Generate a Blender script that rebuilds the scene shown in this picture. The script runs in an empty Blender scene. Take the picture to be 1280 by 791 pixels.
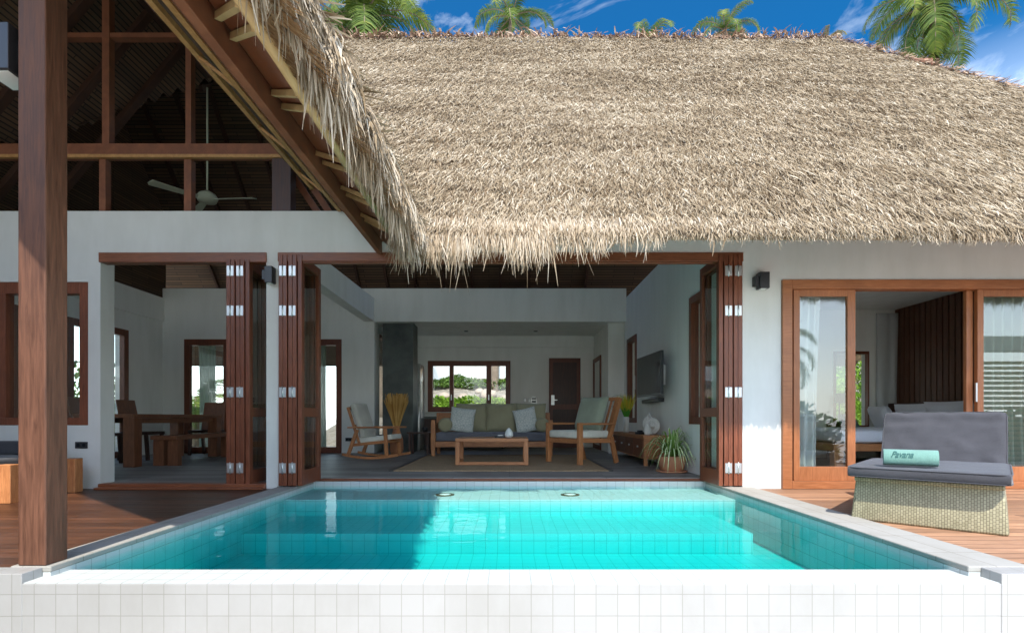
import bpy, math, random
import numpy as np
from mathutils import Vector, Matrix, noise
random.seed(7); RNG = np.random.default_rng(7)
S = bpy.context.scene
COL = S.collection
F = 660.0; CZ = 0.73; PI = math.pi
def at(px, py, d):
    return Vector(((px-637)/F*d, d, CZ-(py-522)/F*d))

# ------------------------------------------------------------------ mesh building
class MB:
    def __init__(s): s.v = []; s.f = []; s.sm = []
    def add(s, vs, fs, smooth=False):
        n = len(s.v); s.v += [tuple(v) for v in vs]; s.f += [tuple(i+n for i in f) for f in fs]; s.sm += [smooth]*len(fs); return s
    def box(s, x0, x1, y0, y1, z0, z1):
        if x0 > x1: x0, x1 = x1, x0
        if y0 > y1: y0, y1 = y1, y0
        if z0 > z1: z0, z1 = z1, z0
        v = [(x0,y0,z0),(x1,y0,z0),(x1,y1,z0),(x0,y1,z0),(x0,y0,z1),(x1,y0,z1),(x1,y1,z1),(x0,y1,z1)]
        return s.add(v, [(0,3,2,1),(4,5,6,7),(0,1,5,4),(1,2,6,5),(2,3,7,6),(3,0,4,7)])
    def bar(s, a, b, w, h, up=(0,0,1)):
        a = Vector(a); b = Vector(b); d = (b-a).normalized(); u = Vector(up)
        if abs(d.dot(u)) > .98: u = Vector((0,1,0))
        r = d.cross(u).normalized()*(w/2); t = r.cross(d).normalized()*(h/2)
        v = [a-r-t, a+r-t, a+r+t, a-r+t, b-r-t, b+r-t, b+r+t, b-r+t]
        return s.add(v, [(0,1,2,3),(4,7,6,5),(0,4,5,1),(1,5,6,2),(2,6,7,3),(3,7,4,0)])
    def tube(s, pts, rads, n=10, cap=True):
        pts = [Vector(p) for p in pts]
        if not hasattr(rads, '__len__'): rads = [rads]*len(pts)
        vs = []; fs = []
        prev = None
        for i, p in enumerate(pts):
            d = (pts[min(i+1, len(pts)-1)]-pts[max(i-1, 0)]).normalized()
            if prev is None:
                r = d.cross(Vector((0,0,1)))
                if r.length < .1: r = d.cross(Vector((0,1,0)))
            else: r = prev-d*prev.dot(d)
            r.normalize(); prev = r; t = d.cross(r)
            for k in range(n):
                a = 2*PI*k/n; vs.append(p+(r*math.cos(a)+t*math.sin(a))*rads[i])
        for i in range(len(pts)-1):
            for k in range(n):
                fs.append((i*n+k, i*n+(k+1)%n, (i+1)*n+(k+1)%n, (i+1)*n+k))
        s.add(vs, fs, True)
        if cap:
            m = len(s.v)-len(vs)
            s.f.append(tuple(m+k for k in range(n))[::-1]); s.sm.append(False)
            s.f.append(tuple(m+(len(pts)-1)*n+k for k in range(n))); s.sm.append(False)
        return s
    def lathe(s, prof, c=(0,0,0), n=24):
        vs = []; fs = []
        for (r, z) in prof:
            for k in range(n):
                a = 2*PI*k/n; vs.append((c[0]+r*math.cos(a), c[1]+r*math.sin(a), c[2]+z))
        for i in range(len(prof)-1):
            for k in range(n): fs.append((i*n+k, i*n+(k+1)%n, (i+1)*n+(k+1)%n, (i+1)*n+k))
        s.add(vs, fs, True)
        m = len(s.v)-len(vs)
        s.f.append(tuple(m+k for k in range(n))[::-1]); s.sm.append(False)
        s.f.append(tuple(m+(len(prof)-1)*n+k for k in range(n))); s.sm.append(False)
        return s
    def prism(s, poly, y0, y1):      # poly in (x,z) extruded along y
        n = len(poly)
        v = [(x,y0,z) for x,z in poly]+[(x,y1,z) for x,z in poly]
        f = [tuple(range(n)), tuple(range(2*n-1, n-1, -1))]+[(i, i+n, (i+1)%n+n, (i+1)%n) for i in range(n)]
        return s.add(v, f)
    def pillow(s, M, w, h, t, n=14, pinch=.05, puff=.42):
        vs = []; fs = []
        for side in (1, -1):
            for j in range(n+1):
                for i in range(n+1):
                    u = -1+2*i/n; v = -1+2*j/n
                    th = max(0, (1-u**4)*(1-v**4))**puff
                    x = u*(1-pinch*(1-v*v)); y = v*(1-pinch*(1-u*u))
                    wob = .06*noise.noise(Vector((u*2.1+w*7, v*2.1, side*3.)))
                    vs.append(M @ Vector((x*w/2, side*t/2*(th+wob*th), y*h/2)))
        m = (n+1)*(n+1)
        for sd in (0, 1):
            for j in range(n):
                for i in range(n):
                    a = sd*m+j*(n+1)+i; q = (a, a+1, a+n+2, a+n+1)
                    fs.append(q[::-1] if sd else q)
        return s.add(vs, fs, True)

def T(x, y, z, rz=0, rx=0, ry=0):
    return Matrix.Translation((x,y,z)) @ Matrix.Rotation(rz,4,'Z') @ Matrix.Rotation(rx,4,'X') @ Matrix.Rotation(ry,4,'Y')
def root_of(o):
    while o.parent: o = o.parent
    return o
def obj(name, mb, mat, parent=None, bevel=0, seg=2, world=None, mods=None, smooth=None):
    me = bpy.data.meshes.new(name)
    v = mb.v
    if parent is not None and world is None and root_of(parent).get('_w'):
        L = root_of(parent).location; v = [(a-L.x, b-L.y, c-L.z) for a,b,c in v]
    me.from_pydata(v, [], mb.f); me.validate()
    if len(me.polygons) == len(mb.sm): me.polygons.foreach_set('use_smooth', mb.sm if smooth is None else [smooth]*len(mb.sm))
    me.update(); me.materials.append(mat)
    o = bpy.data.objects.new(name, me); COL.objects.link(o)
    if parent is not None: o.parent = parent
    if bevel:
        b = o.modifiers.new('b', 'BEVEL'); b.width = bevel; b.segments = seg; b.limit_method = 'ANGLE'; b.angle_limit = math.radians(40)
        if seg > 2: me.polygons.foreach_set('use_smooth', [True]*len(me.polygons))
        if seg > 2: b.harden_normals = False
    return o
def tag(o, label=None, cat=None, group=None, kind=None):
    if label: o['label'] = label
    if cat: o['category'] = cat
    if group: o['group'] = group
    if kind: o['kind'] = kind
    return o
def thing(name, label, cat, loc=(0,0,0), rz=0, group=None, w=False):
    o = bpy.data.objects.new(name, None); COL.objects.link(o); o.location = loc; o.rotation_euler = (0,0,rz)
    o.empty_display_size = .1
    if w: o['_w'] = 1
    return tag(o, label, cat, group)
def copy_tree(o, loc, rz, label=None, parent=None):
    c = o.copy(); COL.objects.link(c)
    if parent is None:
        c.location = loc; c.rotation_euler = (0,0,rz)
        if label: c['label'] = label
    else: c.parent = parent
    for ch in [x for x in bpy.data.objects if x.parent == o]: copy_tree(ch, None, None, None, c)
    return c
def strands(name, P, W, taper, rnd, mat, parent=None):
    """P (N,K,3) centre lines, W (N,3) half-width vectors, taper K"""
    N, K, _ = P.shape; taper = np.asarray(taper)
    if parent is not None and root_of(parent).get('_w'): P = P-np.array(root_of(parent).location)
    A = P-W[:,None,:]*taper[None,:,None]; B = P+W[:,None,:]*taper[None,:,None]
    V = np.stack([A, B], 2).reshape(-1, 3)
    base = (np.arange(N)*K*2)[:,None]+(np.arange(K-1)*2)[None,:]
    Fq = np.stack([base, base+1, base+3, base+2], -1).reshape(-1)
    nf = N*(K-1); me = bpy.data.meshes.new(name)
    me.vertices.add(len(V)); me.vertices.foreach_set('co', V.astype(np.float32).ravel())
    me.loops.add(nf*4); me.loops.foreach_set('vertex_index', Fq.astype(np.int32))
    me.polygons.add(nf); me.polygons.foreach_set('loop_start', (np.arange(nf)*4).astype(np.int32))
    a = me.attributes.new('rnd', 'FLOAT', 'POINT'); a.data.foreach_set('value', np.repeat(rnd, K*2).astype(np.float32))
    me.update(calc_edges=True); me.materials.append(mat)
    o = bpy.data.objects.new(name, me); COL.objects.link(o)
    if parent is not None: o.parent = parent
    return o

# ------------------------------------------------------------------ materials
def newmat(name):
    m = bpy.data.materials.new(name); m.use_nodes = True; nt = m.node_tree
    return m, nt, nt.nodes['Principled BSDF']
def N(nt, t, **k):
    n = nt.nodes.new(t)
    for a, b in k.items(): setattr(n, a, b)
    return n
def ramp(nt, fac, stops):
    r = N(nt, 'ShaderNodeValToRGB'); e = r.color_ramp.elements
    while len(e) < len(stops): e.new(.5)
    for i, (p, c) in enumerate(stops): e[i].position = p; e[i].color = (*c, 1)
    nt.links.new(fac, r.inputs[0]); return r.outputs[0]
def coords(nt, scale=(1,1,1), kind='Object'):
    tc = N(nt, 'ShaderNodeTexCoord'); mp = N(nt, 'ShaderNodeMapping'); mp.inputs['Scale'].default_value = scale
    nt.links.new(tc.outputs[kind], mp.inputs[0]); return mp.outputs[0]
def noisetex(nt, vec, scale, detail=4, rough=.6, dist=0):
    n = N(nt, 'ShaderNodeTexNoise'); n.inputs['Scale'].default_value = scale; n.inputs['Detail'].default_value = detail
    n.inputs['Roughness'].default_value = rough; n.inputs['Distortion'].default_value = dist
    nt.links.new(vec, n.inputs['Vector']); return n.outputs['Fac']
def bump(nt, b, h, strength=.3, dist=.01):
    n = N(nt, 'ShaderNodeBump'); n.inputs['Strength'].default_value = strength; n.inputs['Distance'].default_value = dist
    nt.links.new(h, n.inputs['Height']); nt.links.new(n.outputs[0], b.inputs['Normal']); return n
def mix(nt, fac, a, b, mode='MIX'):
    n = N(nt, 'ShaderNodeMix', data_type='RGBA', blend_type=mode)
    for s, v in ((0, fac), (6, a), (7, b)):
        if hasattr(v, 'links'): nt.links.new(v, n.inputs[s])
        elif isinstance(v, (int, float)): n.inputs[s].default_value = v
        else: n.inputs[s].default_value = (*v, 1)
    return n.outputs[2]
def math_(nt, op, a, b=0.0):
    n = N(nt, 'ShaderNodeMath', operation=op)
    for i, v in enumerate((a, b)):
        if hasattr(v, 'links'): nt.links.new(v, n.inputs[i])
        else: n.inputs[i].default_value = v
    return n.outputs[0]
def surfvec(nt):
    """2-D coordinates lying in the surface, picked by the face direction (box mapping)"""
    tc = N(nt, 'ShaderNodeTexCoord'); g = N(nt, 'ShaderNodeNewGeometry')
    sp = N(nt, 'ShaderNodeSeparateXYZ'); nt.links.new(tc.outputs['Object'], sp.inputs[0])
    sn = N(nt, 'ShaderNodeSeparateXYZ'); nt.links.new(g.outputs['True Normal'], sn.inputs[0])
    def comb(a, b):
        c = N(nt, 'ShaderNodeCombineXYZ'); nt.links.new(sp.outputs[a], c.inputs[0]); nt.links.new(sp.outputs[b], c.inputs[1]); return c.outputs[0]
    nz = math_(nt, 'GREATER_THAN', math_(nt, 'ABSOLUTE', sn.outputs[2]), .7)
    nx = math_(nt, 'GREATER_THAN', math_(nt, 'ABSOLUTE', sn.outputs[0]), .7)
    m1 = N(nt, 'ShaderNodeMix', data_type='VECTOR'); nt.links.new(nx, m1.inputs[0]); nt.links.new(comb(0,2), m1.inputs[4]); nt.links.new(comb(1,2), m1.inputs[5])
    m2 = N(nt, 'ShaderNodeMix', data_type='VECTOR'); nt.links.new(nz, m2.inputs[0]); nt.links.new(m1.outputs[1], m2.inputs[4]); nt.links.new(comb(0,1), m2.inputs[5])
    return m2.outputs[1]
def brick(nt, vec, w, h, mortar, offset=0.0, smooth=.1, c1=(1,1,1), c2=(.8,.8,.8), cm=(0,0,0)):
    b = N(nt, 'ShaderNodeTexBrick'); b.offset = offset; b.squash = 1
    b.inputs['Scale'].default_value = 1; b.inputs['Brick Width'].default_value = w; b.inputs['Row Height'].default_value = h
    b.inputs['Mortar Size'].default_value = mortar; b.inputs['Mortar Smooth'].default_value = smooth
    b.inputs['Color1'].default_value = (*c1,1); b.inputs['Color2'].default_value = (*c2,1); b.inputs['Mortar'].default_value = (*cm,1)
    nt.links.new(vec, b.inputs['Vector']); return b

def wood(name, dark, light, grain=(1,1,12), rough=.5, scale=9, plank=None, spec=.4, coat=0):
    m, nt, b = newmat(name)
    v = coords(nt, grain)
    n = noisetex(nt, v, scale, 6, .65, .6)
    big = noisetex(nt, coords(nt), 1.7, 3)
    c = ramp(nt, n, [(.28, dark), (.52, tuple((p+q)/2 for p, q in zip(dark, light))), (.74, light)])
    c = mix(nt, .55, c, ramp(nt, big, [(.3, (.62,.6,.6)), (.7, (1.15,1.1,1.1))]), 'MULTIPLY')
    h = n
    if plank:
        bt = brick(nt, surfvec(nt), plank[0], plank[1], plank[2], .37, .3, (1.1,1.08,1.05), (.62,.6,.58), (.10,.09,.08))
        c = mix(nt, 1., c, bt.outputs['Color'], 'MULTIPLY')
        h = math_(nt, 'SUBTRACT', math_(nt, 'MULTIPLY', n, .12), bt.outputs['Fac'])
    nt.links.new(c, b.inputs['Base Color'])
    r = ramp(nt, n, [(.2, (rough-.12,)*3), (.8, (min(1, rough+.15),)*3)]); nt.links.new(r, b.inputs['Roughness'])
    b.inputs['Specular IOR Level'].default_value = spec
    bump(nt, b, h, .35, .004 if plank else .002)
    return m
def plain(name, col, rough=.6, metal=0, nscale=40, nb=.15, var=.12, spec=.5, dist=.002):
    m, nt, b = newmat(name)
    n = noisetex(nt, coords(nt), nscale, 4)
    c = ramp(nt, noisetex(nt, coords(nt), nscale*.08+.6, 4), [(.3, tuple(x*(1-var) for x in col)), (.7, tuple(min(1, x*(1+var)) for x in col))])
    nt.links.new(c, b.inputs['Base Color']); b.inputs['Roughness'].default_value = rough; b.inputs['Metallic'].default_value = metal
    b.inputs['Specular IOR Level'].default_value = spec
    if nb: bump(nt, b, n, nb, dist)
    return m
def fabric(name, col, var=.12, weave=260, stripes=None, alpha=1):
    m, nt, b = newmat(name)
    v = coords(nt); n = noisetex(nt, v, 3.0, 4); w = noisetex(nt, coords(nt, (1,1,.25)), weave, 2)
    c = ramp(nt, n, [(.3, tuple(x*(1-var) for x in col)), (.7, tuple(min(1, x*(1+var)) for x in col))])
    c = mix(nt, .35, c, ramp(nt, w, [(.35, (.75,.75,.75)), (.65, (1.15,1.15,1.15))]), 'MULTIPLY')
    if stripes:
        t = N(nt, 'ShaderNodeTexVoronoi'); t.feature = 'DISTANCE_TO_EDGE'; t.inputs['Scale'].default_value = stripes[0]; nt.links.new(v, t.inputs['Vector'])
        c = mix(nt, ramp(nt, t.outputs['Distance'], [(.04, (1,1,1)), (.10, (0,0,0))]), c, stripes[1])
    nt.links.new(c, b.inputs['Base Color']); b.inputs['Roughness'].default_value = .9; b.inputs['Specular IOR Level'].default_value = .15
    b.inputs['Sheen Weight'].default_value = .2
    h = math_(nt, 'ADD', w, math_(nt, 'MULTIPLY', noisetex(nt, v, 9, 3), 3))
    bump(nt, b, h, .35, .004)
    return m
M = {}
# tiles
def tiles(name, base, size, grout, mort, rough=.35, stain=.5, offset=0.0):
    m, nt, b = newmat(name)
    v = surfvec(nt)
    bt = brick(nt, v, size[0], size[1], mort, offset, .15, (1,1,1), (.955,.955,.95), grout)
    st = noisetex(nt, coords(nt, (1,1,.5)), 2.2, 6, .7)
    c = mix(nt, stain, bt.outputs['Color'], ramp(nt, st, [(.33, (.80,.79,.75)), (.55, (1,1,1))]), 'MULTIPLY')
    c = mix(nt, 1, c, base, 'MULTIPLY')
    nt.links.new(c, b.inputs['Base Color']); b.inputs['Roughness'].default_value = rough
    h = math_(nt, 'SUBTRACT', math_(nt, 'MULTIPLY', noisetex(nt, v, 14, 3), .3), bt.outputs['Fac'])
    bump(nt, b, h, .35, .003)
    return m
M['tile'] = tiles('white_tile', (.315,.312,.30), (.102,.102), (.74,.73,.69), .0020, .4, .45)
M['pooltile'] = tiles('pool_tile', (.50,.53,.515), (.102,.102), (.64,.64,.61), .0026, .4, .3)
M['coping'] = tiles('coping_stone', (.31,.30,.27), (.40,.41), (.66,.63,.58), .003, .7, .8)
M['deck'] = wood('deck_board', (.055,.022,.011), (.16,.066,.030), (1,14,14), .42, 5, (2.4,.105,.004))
M['deck_old'] = wood('deck_board_worn', (.25,.13,.07), (.52,.31,.19), (1,14,14), .6, 5, (2.4,.105,.004))  # paler, rougher boards than the left deck
M['roomfloor'] = wood('grey_floor_board', (.20,.19,.17), (.36,.345,.32), (1,10,10), .5, 5, (1.8,.14,.003))
M['teak'] = wood('teak', (.34,.125,.045), (.62,.28,.11), (9,9,1.2), .45, 6)
M['teakh'] = wood('teak_horizontal', (.34,.125,.045), (.62,.28,.11), (1.2,9,9), .45, 6)
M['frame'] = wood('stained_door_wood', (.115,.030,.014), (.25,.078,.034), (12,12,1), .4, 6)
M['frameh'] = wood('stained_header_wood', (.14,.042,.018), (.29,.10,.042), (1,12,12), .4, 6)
M['frame_sun'] = wood('honey_frame_wood', (.24,.085,.03), (.42,.165,.065), (12,12,1), .4, 6)  # door wood lightened, sunlight on the bedroom frames put into its colour
M['frame_sunh'] = wood('honey_rail_wood', (.24,.085,.03), (.42,.165,.065), (1,12,12), .4, 6)  # same lightened wood, grain along the rails
M['post'] = wood('weathered_post', (.060,.024,.012), (.165,.070,.038), (14,14,1), .65, 5)
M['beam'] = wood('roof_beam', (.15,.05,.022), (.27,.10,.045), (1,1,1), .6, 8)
M['darkbeam'] = wood('shaded_rafter', (.045,.020,.012), (.09,.04,.02), (1,1,1), .7, 8)  # shade under the roof put into the rafter colour
M['batten'] = wood('roof_batten', (.33,.16,.05), (.55,.30,.11), (3,3,3), .55, 8)
M['bamboo'] = wood('bamboo_pole', (.40,.25,.10), (.62,.43,.20), (6,1,6), .5, 6)
M['darkwood'] = wood('dark_wood_panel', (.030,.012,.008), (.095,.038,.022), (16,16,1), .45, 5)
M['dinewood'] = wood('dining_wood', (.14,.048,.02), (.28,.11,.048), (9,9,1.2), .5, 6)
M['doorw'] = wood('entry_door_wood', (.10,.028,.014), (.20,.062,.03), (14,14,1), .45, 6)

def wallmat(nm='painted_wall', ca=(.57,.56,.52), cb=(.65,.64,.595)):
    m, nt, b = newmat(nm)
    n = noisetex(nt, coords(nt), .9, 5, .6); g = noisetex(nt, coords(nt, (1,1,.2)), 5, 4)
    c = ramp(nt, n, [(.3, ca), (.65, cb)])
    c = mix(nt, .5, c, ramp(nt, g, [(.3, (.86,.855,.83)), (.6, (1,1,1))]), 'MULTIPLY')
    nt.links.new(c, b.inputs['Base Color']); b.inputs['Roughness'].default_value = .85
    bump(nt, b, noisetex(nt, coords(nt), 60, 3), .12, .002)
    return m
M['wall'] = wallmat(); M['inwall'] = wallmat('inner_wall_paint', (.86,.855,.80), (.90,.89,.84))  # inner walls made whiter than the facade to brighten the dim rooms
M['slate'] = plain('slate', (.085,.10,.092), .55, 0, 18, .6, .45, .5, .01)
M['black'] = plain('black_metal', (.02,.02,.022), .4, 0, 60, .05)
M['chrome'] = plain('brushed_steel', (.62,.62,.60), .42, .85, 90, .1, .05)
M['bronze'] = plain('dull_bronze', (.16,.12,.07), .5, .6, 60, .05)
M['screen'] = plain('screen_glass', (.02,.024,.026), .08, 0, 3, 0, .05)
M['ceramic'] = plain('white_ceramic', (.74,.76,.72), .3, 0, 20, .1, .05)
M['shell'] = plain('shell', (.62,.59,.54), .6, 0, 24, .8, .22, .3, .012)
M['terracotta'] = plain('terracotta', (.46,.20,.10), .8, 0, 30, .3, .2)
M['whiteplastic'] = plain('white_plastic', (.72,.72,.70), .4, 0, 30, 0, .04)
M['fan'] = plain('fan_enamel', (.50,.54,.40), .45, 0, 30, 0, .06)
M['appliance'] = plain('pale_enamel', (.66,.68,.66), .12, .2, 30, 0, .04)
M['rock'] = plain('garden_rock', (.34,.27,.21), .9, 0, 8, .8, .3, .2, .03)
M['counter'] = plain('green_stone', (.06,.085,.07), .3, 0, 30, .1, .3)
M['grey'] = fabric('grey_canvas', (.050,.050,.056))
M['sofagrey'] = fabric('sofa_grey', (.15,.155,.18))
M['olive'] = fabric('olive_fabric', (.33,.31,.20))
M['sage'] = fabric('sage_fabric', (.30,.33,.25))
M['cream'] = fabric('cream_fabric', (.74,.72,.62))
M['beige'] = fabric('beige_fabric', (.56,.54,.46))
M['whitec'] = fabric('white_print', (.66,.68,.64), .06, 260, (26, (.42,.48,.46)))
M['linen'] = fabric('white_linen', (.70,.72,.78), .05)
M['tealp'] = fabric('teal_print', (.10,.20,.20), .2, 260, (22, (.02,.05,.06)))
M['towel'] = fabric('mint_towel', (.13,.245,.205), .10, 180)
M['ink'] = plain('dark_green_thread', (.02,.09,.08), .8)
def jute():
    m, nt, b = newmat('jute_weave'); v = surfvec(nt)
    bt = brick(nt, v, .05, .025, .004, .5, .6, (.56,.38,.21), (.38,.25,.13), (.16,.10,.05))
    nt.links.new(bt.outputs['Color'], b.inputs['Base Color']); b.inputs['Roughness'].default_value = .95
    bump(nt, b, bt.outputs['Fac'], -.6, .004); return m
M['jute'] = jute()
def wicker():
    m, nt, b = newmat('pale_wicker')
    v = surfvec(nt); mp = N(nt, 'ShaderNodeMapping'); mp.inputs['Rotation'].default_value = (0,0,PI/2); nt.links.new(v, mp.inputs[0])
    bt = brick(nt, mp.outputs[0], .024, .0150, .0022, .5, .7, (.35,.325,.205), (.26,.24,.145), (.10,.085,.05))
    n = noisetex(nt, coords(nt), 6, 3)
    c = mix(nt, .4, bt.outputs['Color'], ramp(nt, n, [(.3, (.8,.8,.75)), (.7, (1.1,1.1,1.1))]), 'MULTIPLY')
    nt.links.new(c, b.inputs['Base Color']); b.inputs['Roughness'].default_value = .6
    bump(nt, b, bt.outputs['Fac'], -.9, .008); return m
M['wicker'] = wicker()
def straw(name, stops, transl=.15):
    m, nt, b = newmat(name)
    a = N(nt, 'ShaderNodeAttribute'); a.attribute_name = 'rnd'
    big = noisetex(nt, coords(nt, (1,1.5,1.5)), 1.1, 4)
    f = math_(nt, 'ADD', a.outputs['Fac'], math_(nt, 'ADD', math_(nt, 'MULTIPLY', math_(nt, 'SUBTRACT', big, .5), .7), math_(nt, 'MULTIPLY', math_(nt, 'SUBTRACT', noisetex(nt, coords(nt, (.35,4.5,4.5)), 1.0, 3), .5), .55)))
    c = ramp(nt, f, stops)
    nt.links.new(c, b.inputs['Base Color']); b.inputs['Roughness'].default_value = .7; b.inputs['Specular IOR Level'].default_value = .3
    if transl:
        t = N(nt, 'ShaderNodeBsdfTranslucent'); nt.links.new(c, t.inputs[0]); mx = N(nt, 'ShaderNodeMixShader'); mx.inputs[0].default_value = transl
        out = nt.nodes['Material Output']; nt.links.new(b.outputs[0], mx.inputs[1]); nt.links.new(t.outputs[0], mx.inputs[2]); nt.links.new(mx.outputs[0], out.inputs[0])
    return m
M['thatch'] = straw('thatch_straw', [(.0,(.055,.035,.018)),(.18,(.165,.115,.062)),(.5,(.325,.25,.155)),(.8,(.455,.375,.26)),(1,(.60,.53,.41))])
M['fringe'] = straw('thatch_fringe', [(.0,(.11,.07,.035)),(.3,(.27,.20,.12)),(.7,(.43,.35,.25)),(1,(.60,.53,.42))])
M['understraw'] = straw('thatch_underside_straw', [(.0,(.14,.07,.03)),(.5,(.33,.18,.08)),(1,(.52,.34,.17))])
M['ridge'] = straw('ridge_straw', [(.0,(.09,.05,.035)),(.5,(.30,.19,.12)),(1,(.58,.44,.32))])
M['palm'] = straw('palm_leaf', [(.0,(.022,.042,.008)),(.4,(.06,.11,.015)),(.8,(.16,.20,.03)),(1,(.30,.29,.06))], .35)
M['palmdry'] = straw('dry_palm_leaf', [(.0,(.05,.06,.02)),(.5,(.13,.13,.03)),(1,(.32,.22,.09))], .25)
M['leaf'] = straw('shrub_leaf', [(.0,(.03,.05,.012)),(.5,(.085,.15,.025)),(1,(.20,.30,.05))], .3)
M['limeleaf'] = straw('lime_leaf', [(.0,(.06,.12,.012)),(.5,(.17,.30,.02)),(1,(.32,.44,.06))], .3)
M['spider'] = straw('striped_leaf', [(.0,(.14,.28,.05)),(.35,(.28,.42,.09)),(.5,(.62,.68,.36)),(1,(.78,.80,.55))], .2)
M['drygrass'] = straw('dried_stalk', [(.0,(.30,.14,.03)),(.5,(.52,.30,.08)),(1,(.68,.45,.17))], .1)
M['grasstop'] = straw('coloured_grass', [(.0,(.05,.28,.03)),(.45,(.25,.42,.04)),(.6,(.55,.45,.04)),(1,(.68,.55,.06))], .1)
M['thatchbase'] = plain('thatch_bed', (.30,.21,.13), .9, 0, 60, .8, .35, .2, .03)
M['trunk'] = plain('palm_trunk', (.20,.15,.11), .9, 0, 14, .8, .3, .2, .03)
M['sand'] = plain('sand', (.68,.64,.56), .9, 0, 8, .5, .15, .2, .02)
def matting():
    m, nt, b = newmat('woven_roof_mat')
    bt = brick(nt, surfvec(nt), .9, .045, .006, .5, .4, (.15,.085,.045), (.085,.050,.030), (.022,.015,.010))
    nt.links.new(bt.outputs['Color'], b.inputs['Base Color']); b.inputs['Roughness'].default_value = .9
    bump(nt, b, bt.outputs['Fac'], -.5, .01); return m
def matting2():
    m, nt, b = newmat('woven_porch_mat')
    tc = N(nt, 'ShaderNodeTexCoord'); sp = N(nt, 'ShaderNodeSeparateXYZ'); nt.links.new(tc.outputs['Object'], sp.inputs[0])
    c = N(nt, 'ShaderNodeCombineXYZ'); nt.links.new(sp.outputs[1], c.inputs[0]); nt.links.new(sp.outputs[0], c.inputs[1])
    bt = brick(nt, c.outputs[0], .9, .036, .006, .5, .4, (.15,.085,.045), (.085,.050,.030), (.022,.015,.010))
    nt.links.new(bt.outputs['Color'], b.inputs['Base Color']); b.inputs['Roughness'].default_value = .9
    bump(nt, b, bt.outputs['Fac'], -.5, .01); return m
M['panel'] = wood('wood_panel_wall', (.075,.032,.018), (.19,.085,.05), (16,16,1), .45, 5)
M['mat'] = matting(); M['mat2'] = matting2()
def glass(name, tint=(.93,.97,.95), ior=1.5, bmp=0):
    m, nt, b = newmat(name); nt.nodes.remove(b)
    tr = N(nt, 'ShaderNodeBsdfTransparent'); tr.inputs[0].default_value = (*tint,1)
    gl = N(nt, 'ShaderNodeBsdfGlossy'); gl.inputs['Roughness'].default_value = 0.0
    fr = N(nt, 'ShaderNodeFresnel'); fr.inputs[0].default_value = ior
    mx = N(nt, 'ShaderNodeMixShader'); out = nt.nodes['Material Output']
    ge = N(nt, 'ShaderNodeNewGeometry'); ff = math_(nt, 'MULTIPLY', fr.outputs[0], math_(nt, 'SUBTRACT', 1.0, ge.outputs['Backfacing']))
    nt.links.new(ff, mx.inputs[0]); nt.links.new(tr.outputs[0], mx.inputs[1]); nt.links.new(gl.outputs[0], mx.inputs[2]); nt.links.new(mx.outputs[0], out.inputs[0])
    if bmp:
        bp = N(nt, 'ShaderNodeBump'); bp.inputs['Strength'].default_value = bmp; bp.inputs['Distance'].default_value = .02
        nt.links.new(noisetex(nt, coords(nt, (1,1.6,1)), 3.2, 3, .5, .4), bp.inputs['Height'])
        nt.links.new(bp.outputs[0], gl.inputs['Normal']); nt.links.new(bp.outputs[0], fr.inputs['Normal'])
    return m
M['glass'] = glass('window_glass', (.92,.96,.94), 2.3)
M['glass_clear'] = glass('clear_window_glass', (.94,.97,.96), 1.6)
M['water'] = glass('pool_water_surface', (.97,1,.99), 1.055, .16)
nt = M['water'].node_tree; va = N(nt, 'ShaderNodeVolumeAbsorption'); va.inputs['Color'].default_value = (0,.905,.895,1); va.inputs['Density'].default_value = 2.3
nt.links.new(va.outputs[0], nt.nodes['Material Output'].inputs['Volume'])
def curtain_mat(name, col, op=.75):
    m, nt, b = newmat(name); out = nt.nodes['Material Output']
    b.inputs['Base Color'].default_value = (*col,1); b.inputs['Roughness'].default_value = .9
    t = N(nt, 'ShaderNodeBsdfTranslucent'); t.inputs[0].default_value = (*col,1); x = N(nt, 'ShaderNodeBsdfTransparent')
    m1 = N(nt, 'ShaderNodeMixShader'); m1.inputs[0].default_value = .4; m2 = N(nt, 'ShaderNodeMixShader'); m2.inputs[0].default_value = op
    nt.links.new(b.outputs[0], m1.inputs[1]); nt.links.new(t.outputs[0], m1.inputs[2]); nt.links.new(x.outputs[0], m2.inputs[1]); nt.links.new(m1.outputs[0], m2.inputs[2]); nt.links.new(m2.outputs[0], out.inputs[0])
    return m
M['curtain'] = curtain_mat('sheer_curtain', (.82,.84,.84)); M['curtaing'] = curtain_mat('green_sheer_curtain', (.42,.50,.44), .8)

# ------------------------------------------------------------------ setting: ground, hill, deck, pool
g = MB(); R_ = 400
g.add([(-R_,-R_,-1),(R_,-R_,-1),(R_,R_,-1),(-R_,R_,-1)], [(0,1,2,3)])
tag(obj('ground', g, M['sand']), kind='structure')
def hillz(x, y):
    k = min(1, max(0, (x+7.6)/2)); k = k*k*(3-2*k)
    z = -.25+max(0, y-14.2)*.235
    z += .18*noise.noise(Vector((x*.5, y*.5, 0)))*(1 if y > 14.6 else .2)
    return -1.05+(z+1.05)*k
g = MB(); nx, ny = 100, 70; vs = []
for j in range(ny+1):
    for i in range(nx+1):
        x = -8+i*.5; y = 13.6+j*.5; vs.append((x, y, hillz(x, y)))
g.add(vs, [(j*(nx+1)+i, j*(nx+1)+i+1, (j+1)*(nx+1)+i+1, (j+1)*(nx+1)+i) for j in range(ny) for i in range(nx)], True)
m, nt, b = newmat('hillside_soil'); n1 = noisetex(nt, coords(nt), 3.5, 8, .75)
nt.links.new(ramp(nt, n1, [(.3,(.12,.085,.055)),(.45,(.25,.20,.14)),(.55,(.36,.30,.24)),(.68,(.16,.13,.08))]), b.inputs['Base Color']); b.inputs['Roughness'].default_value = .95; bump(nt, b, n1, 1, .2)
tag(obj('hillside', g, m), kind='structure')

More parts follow.
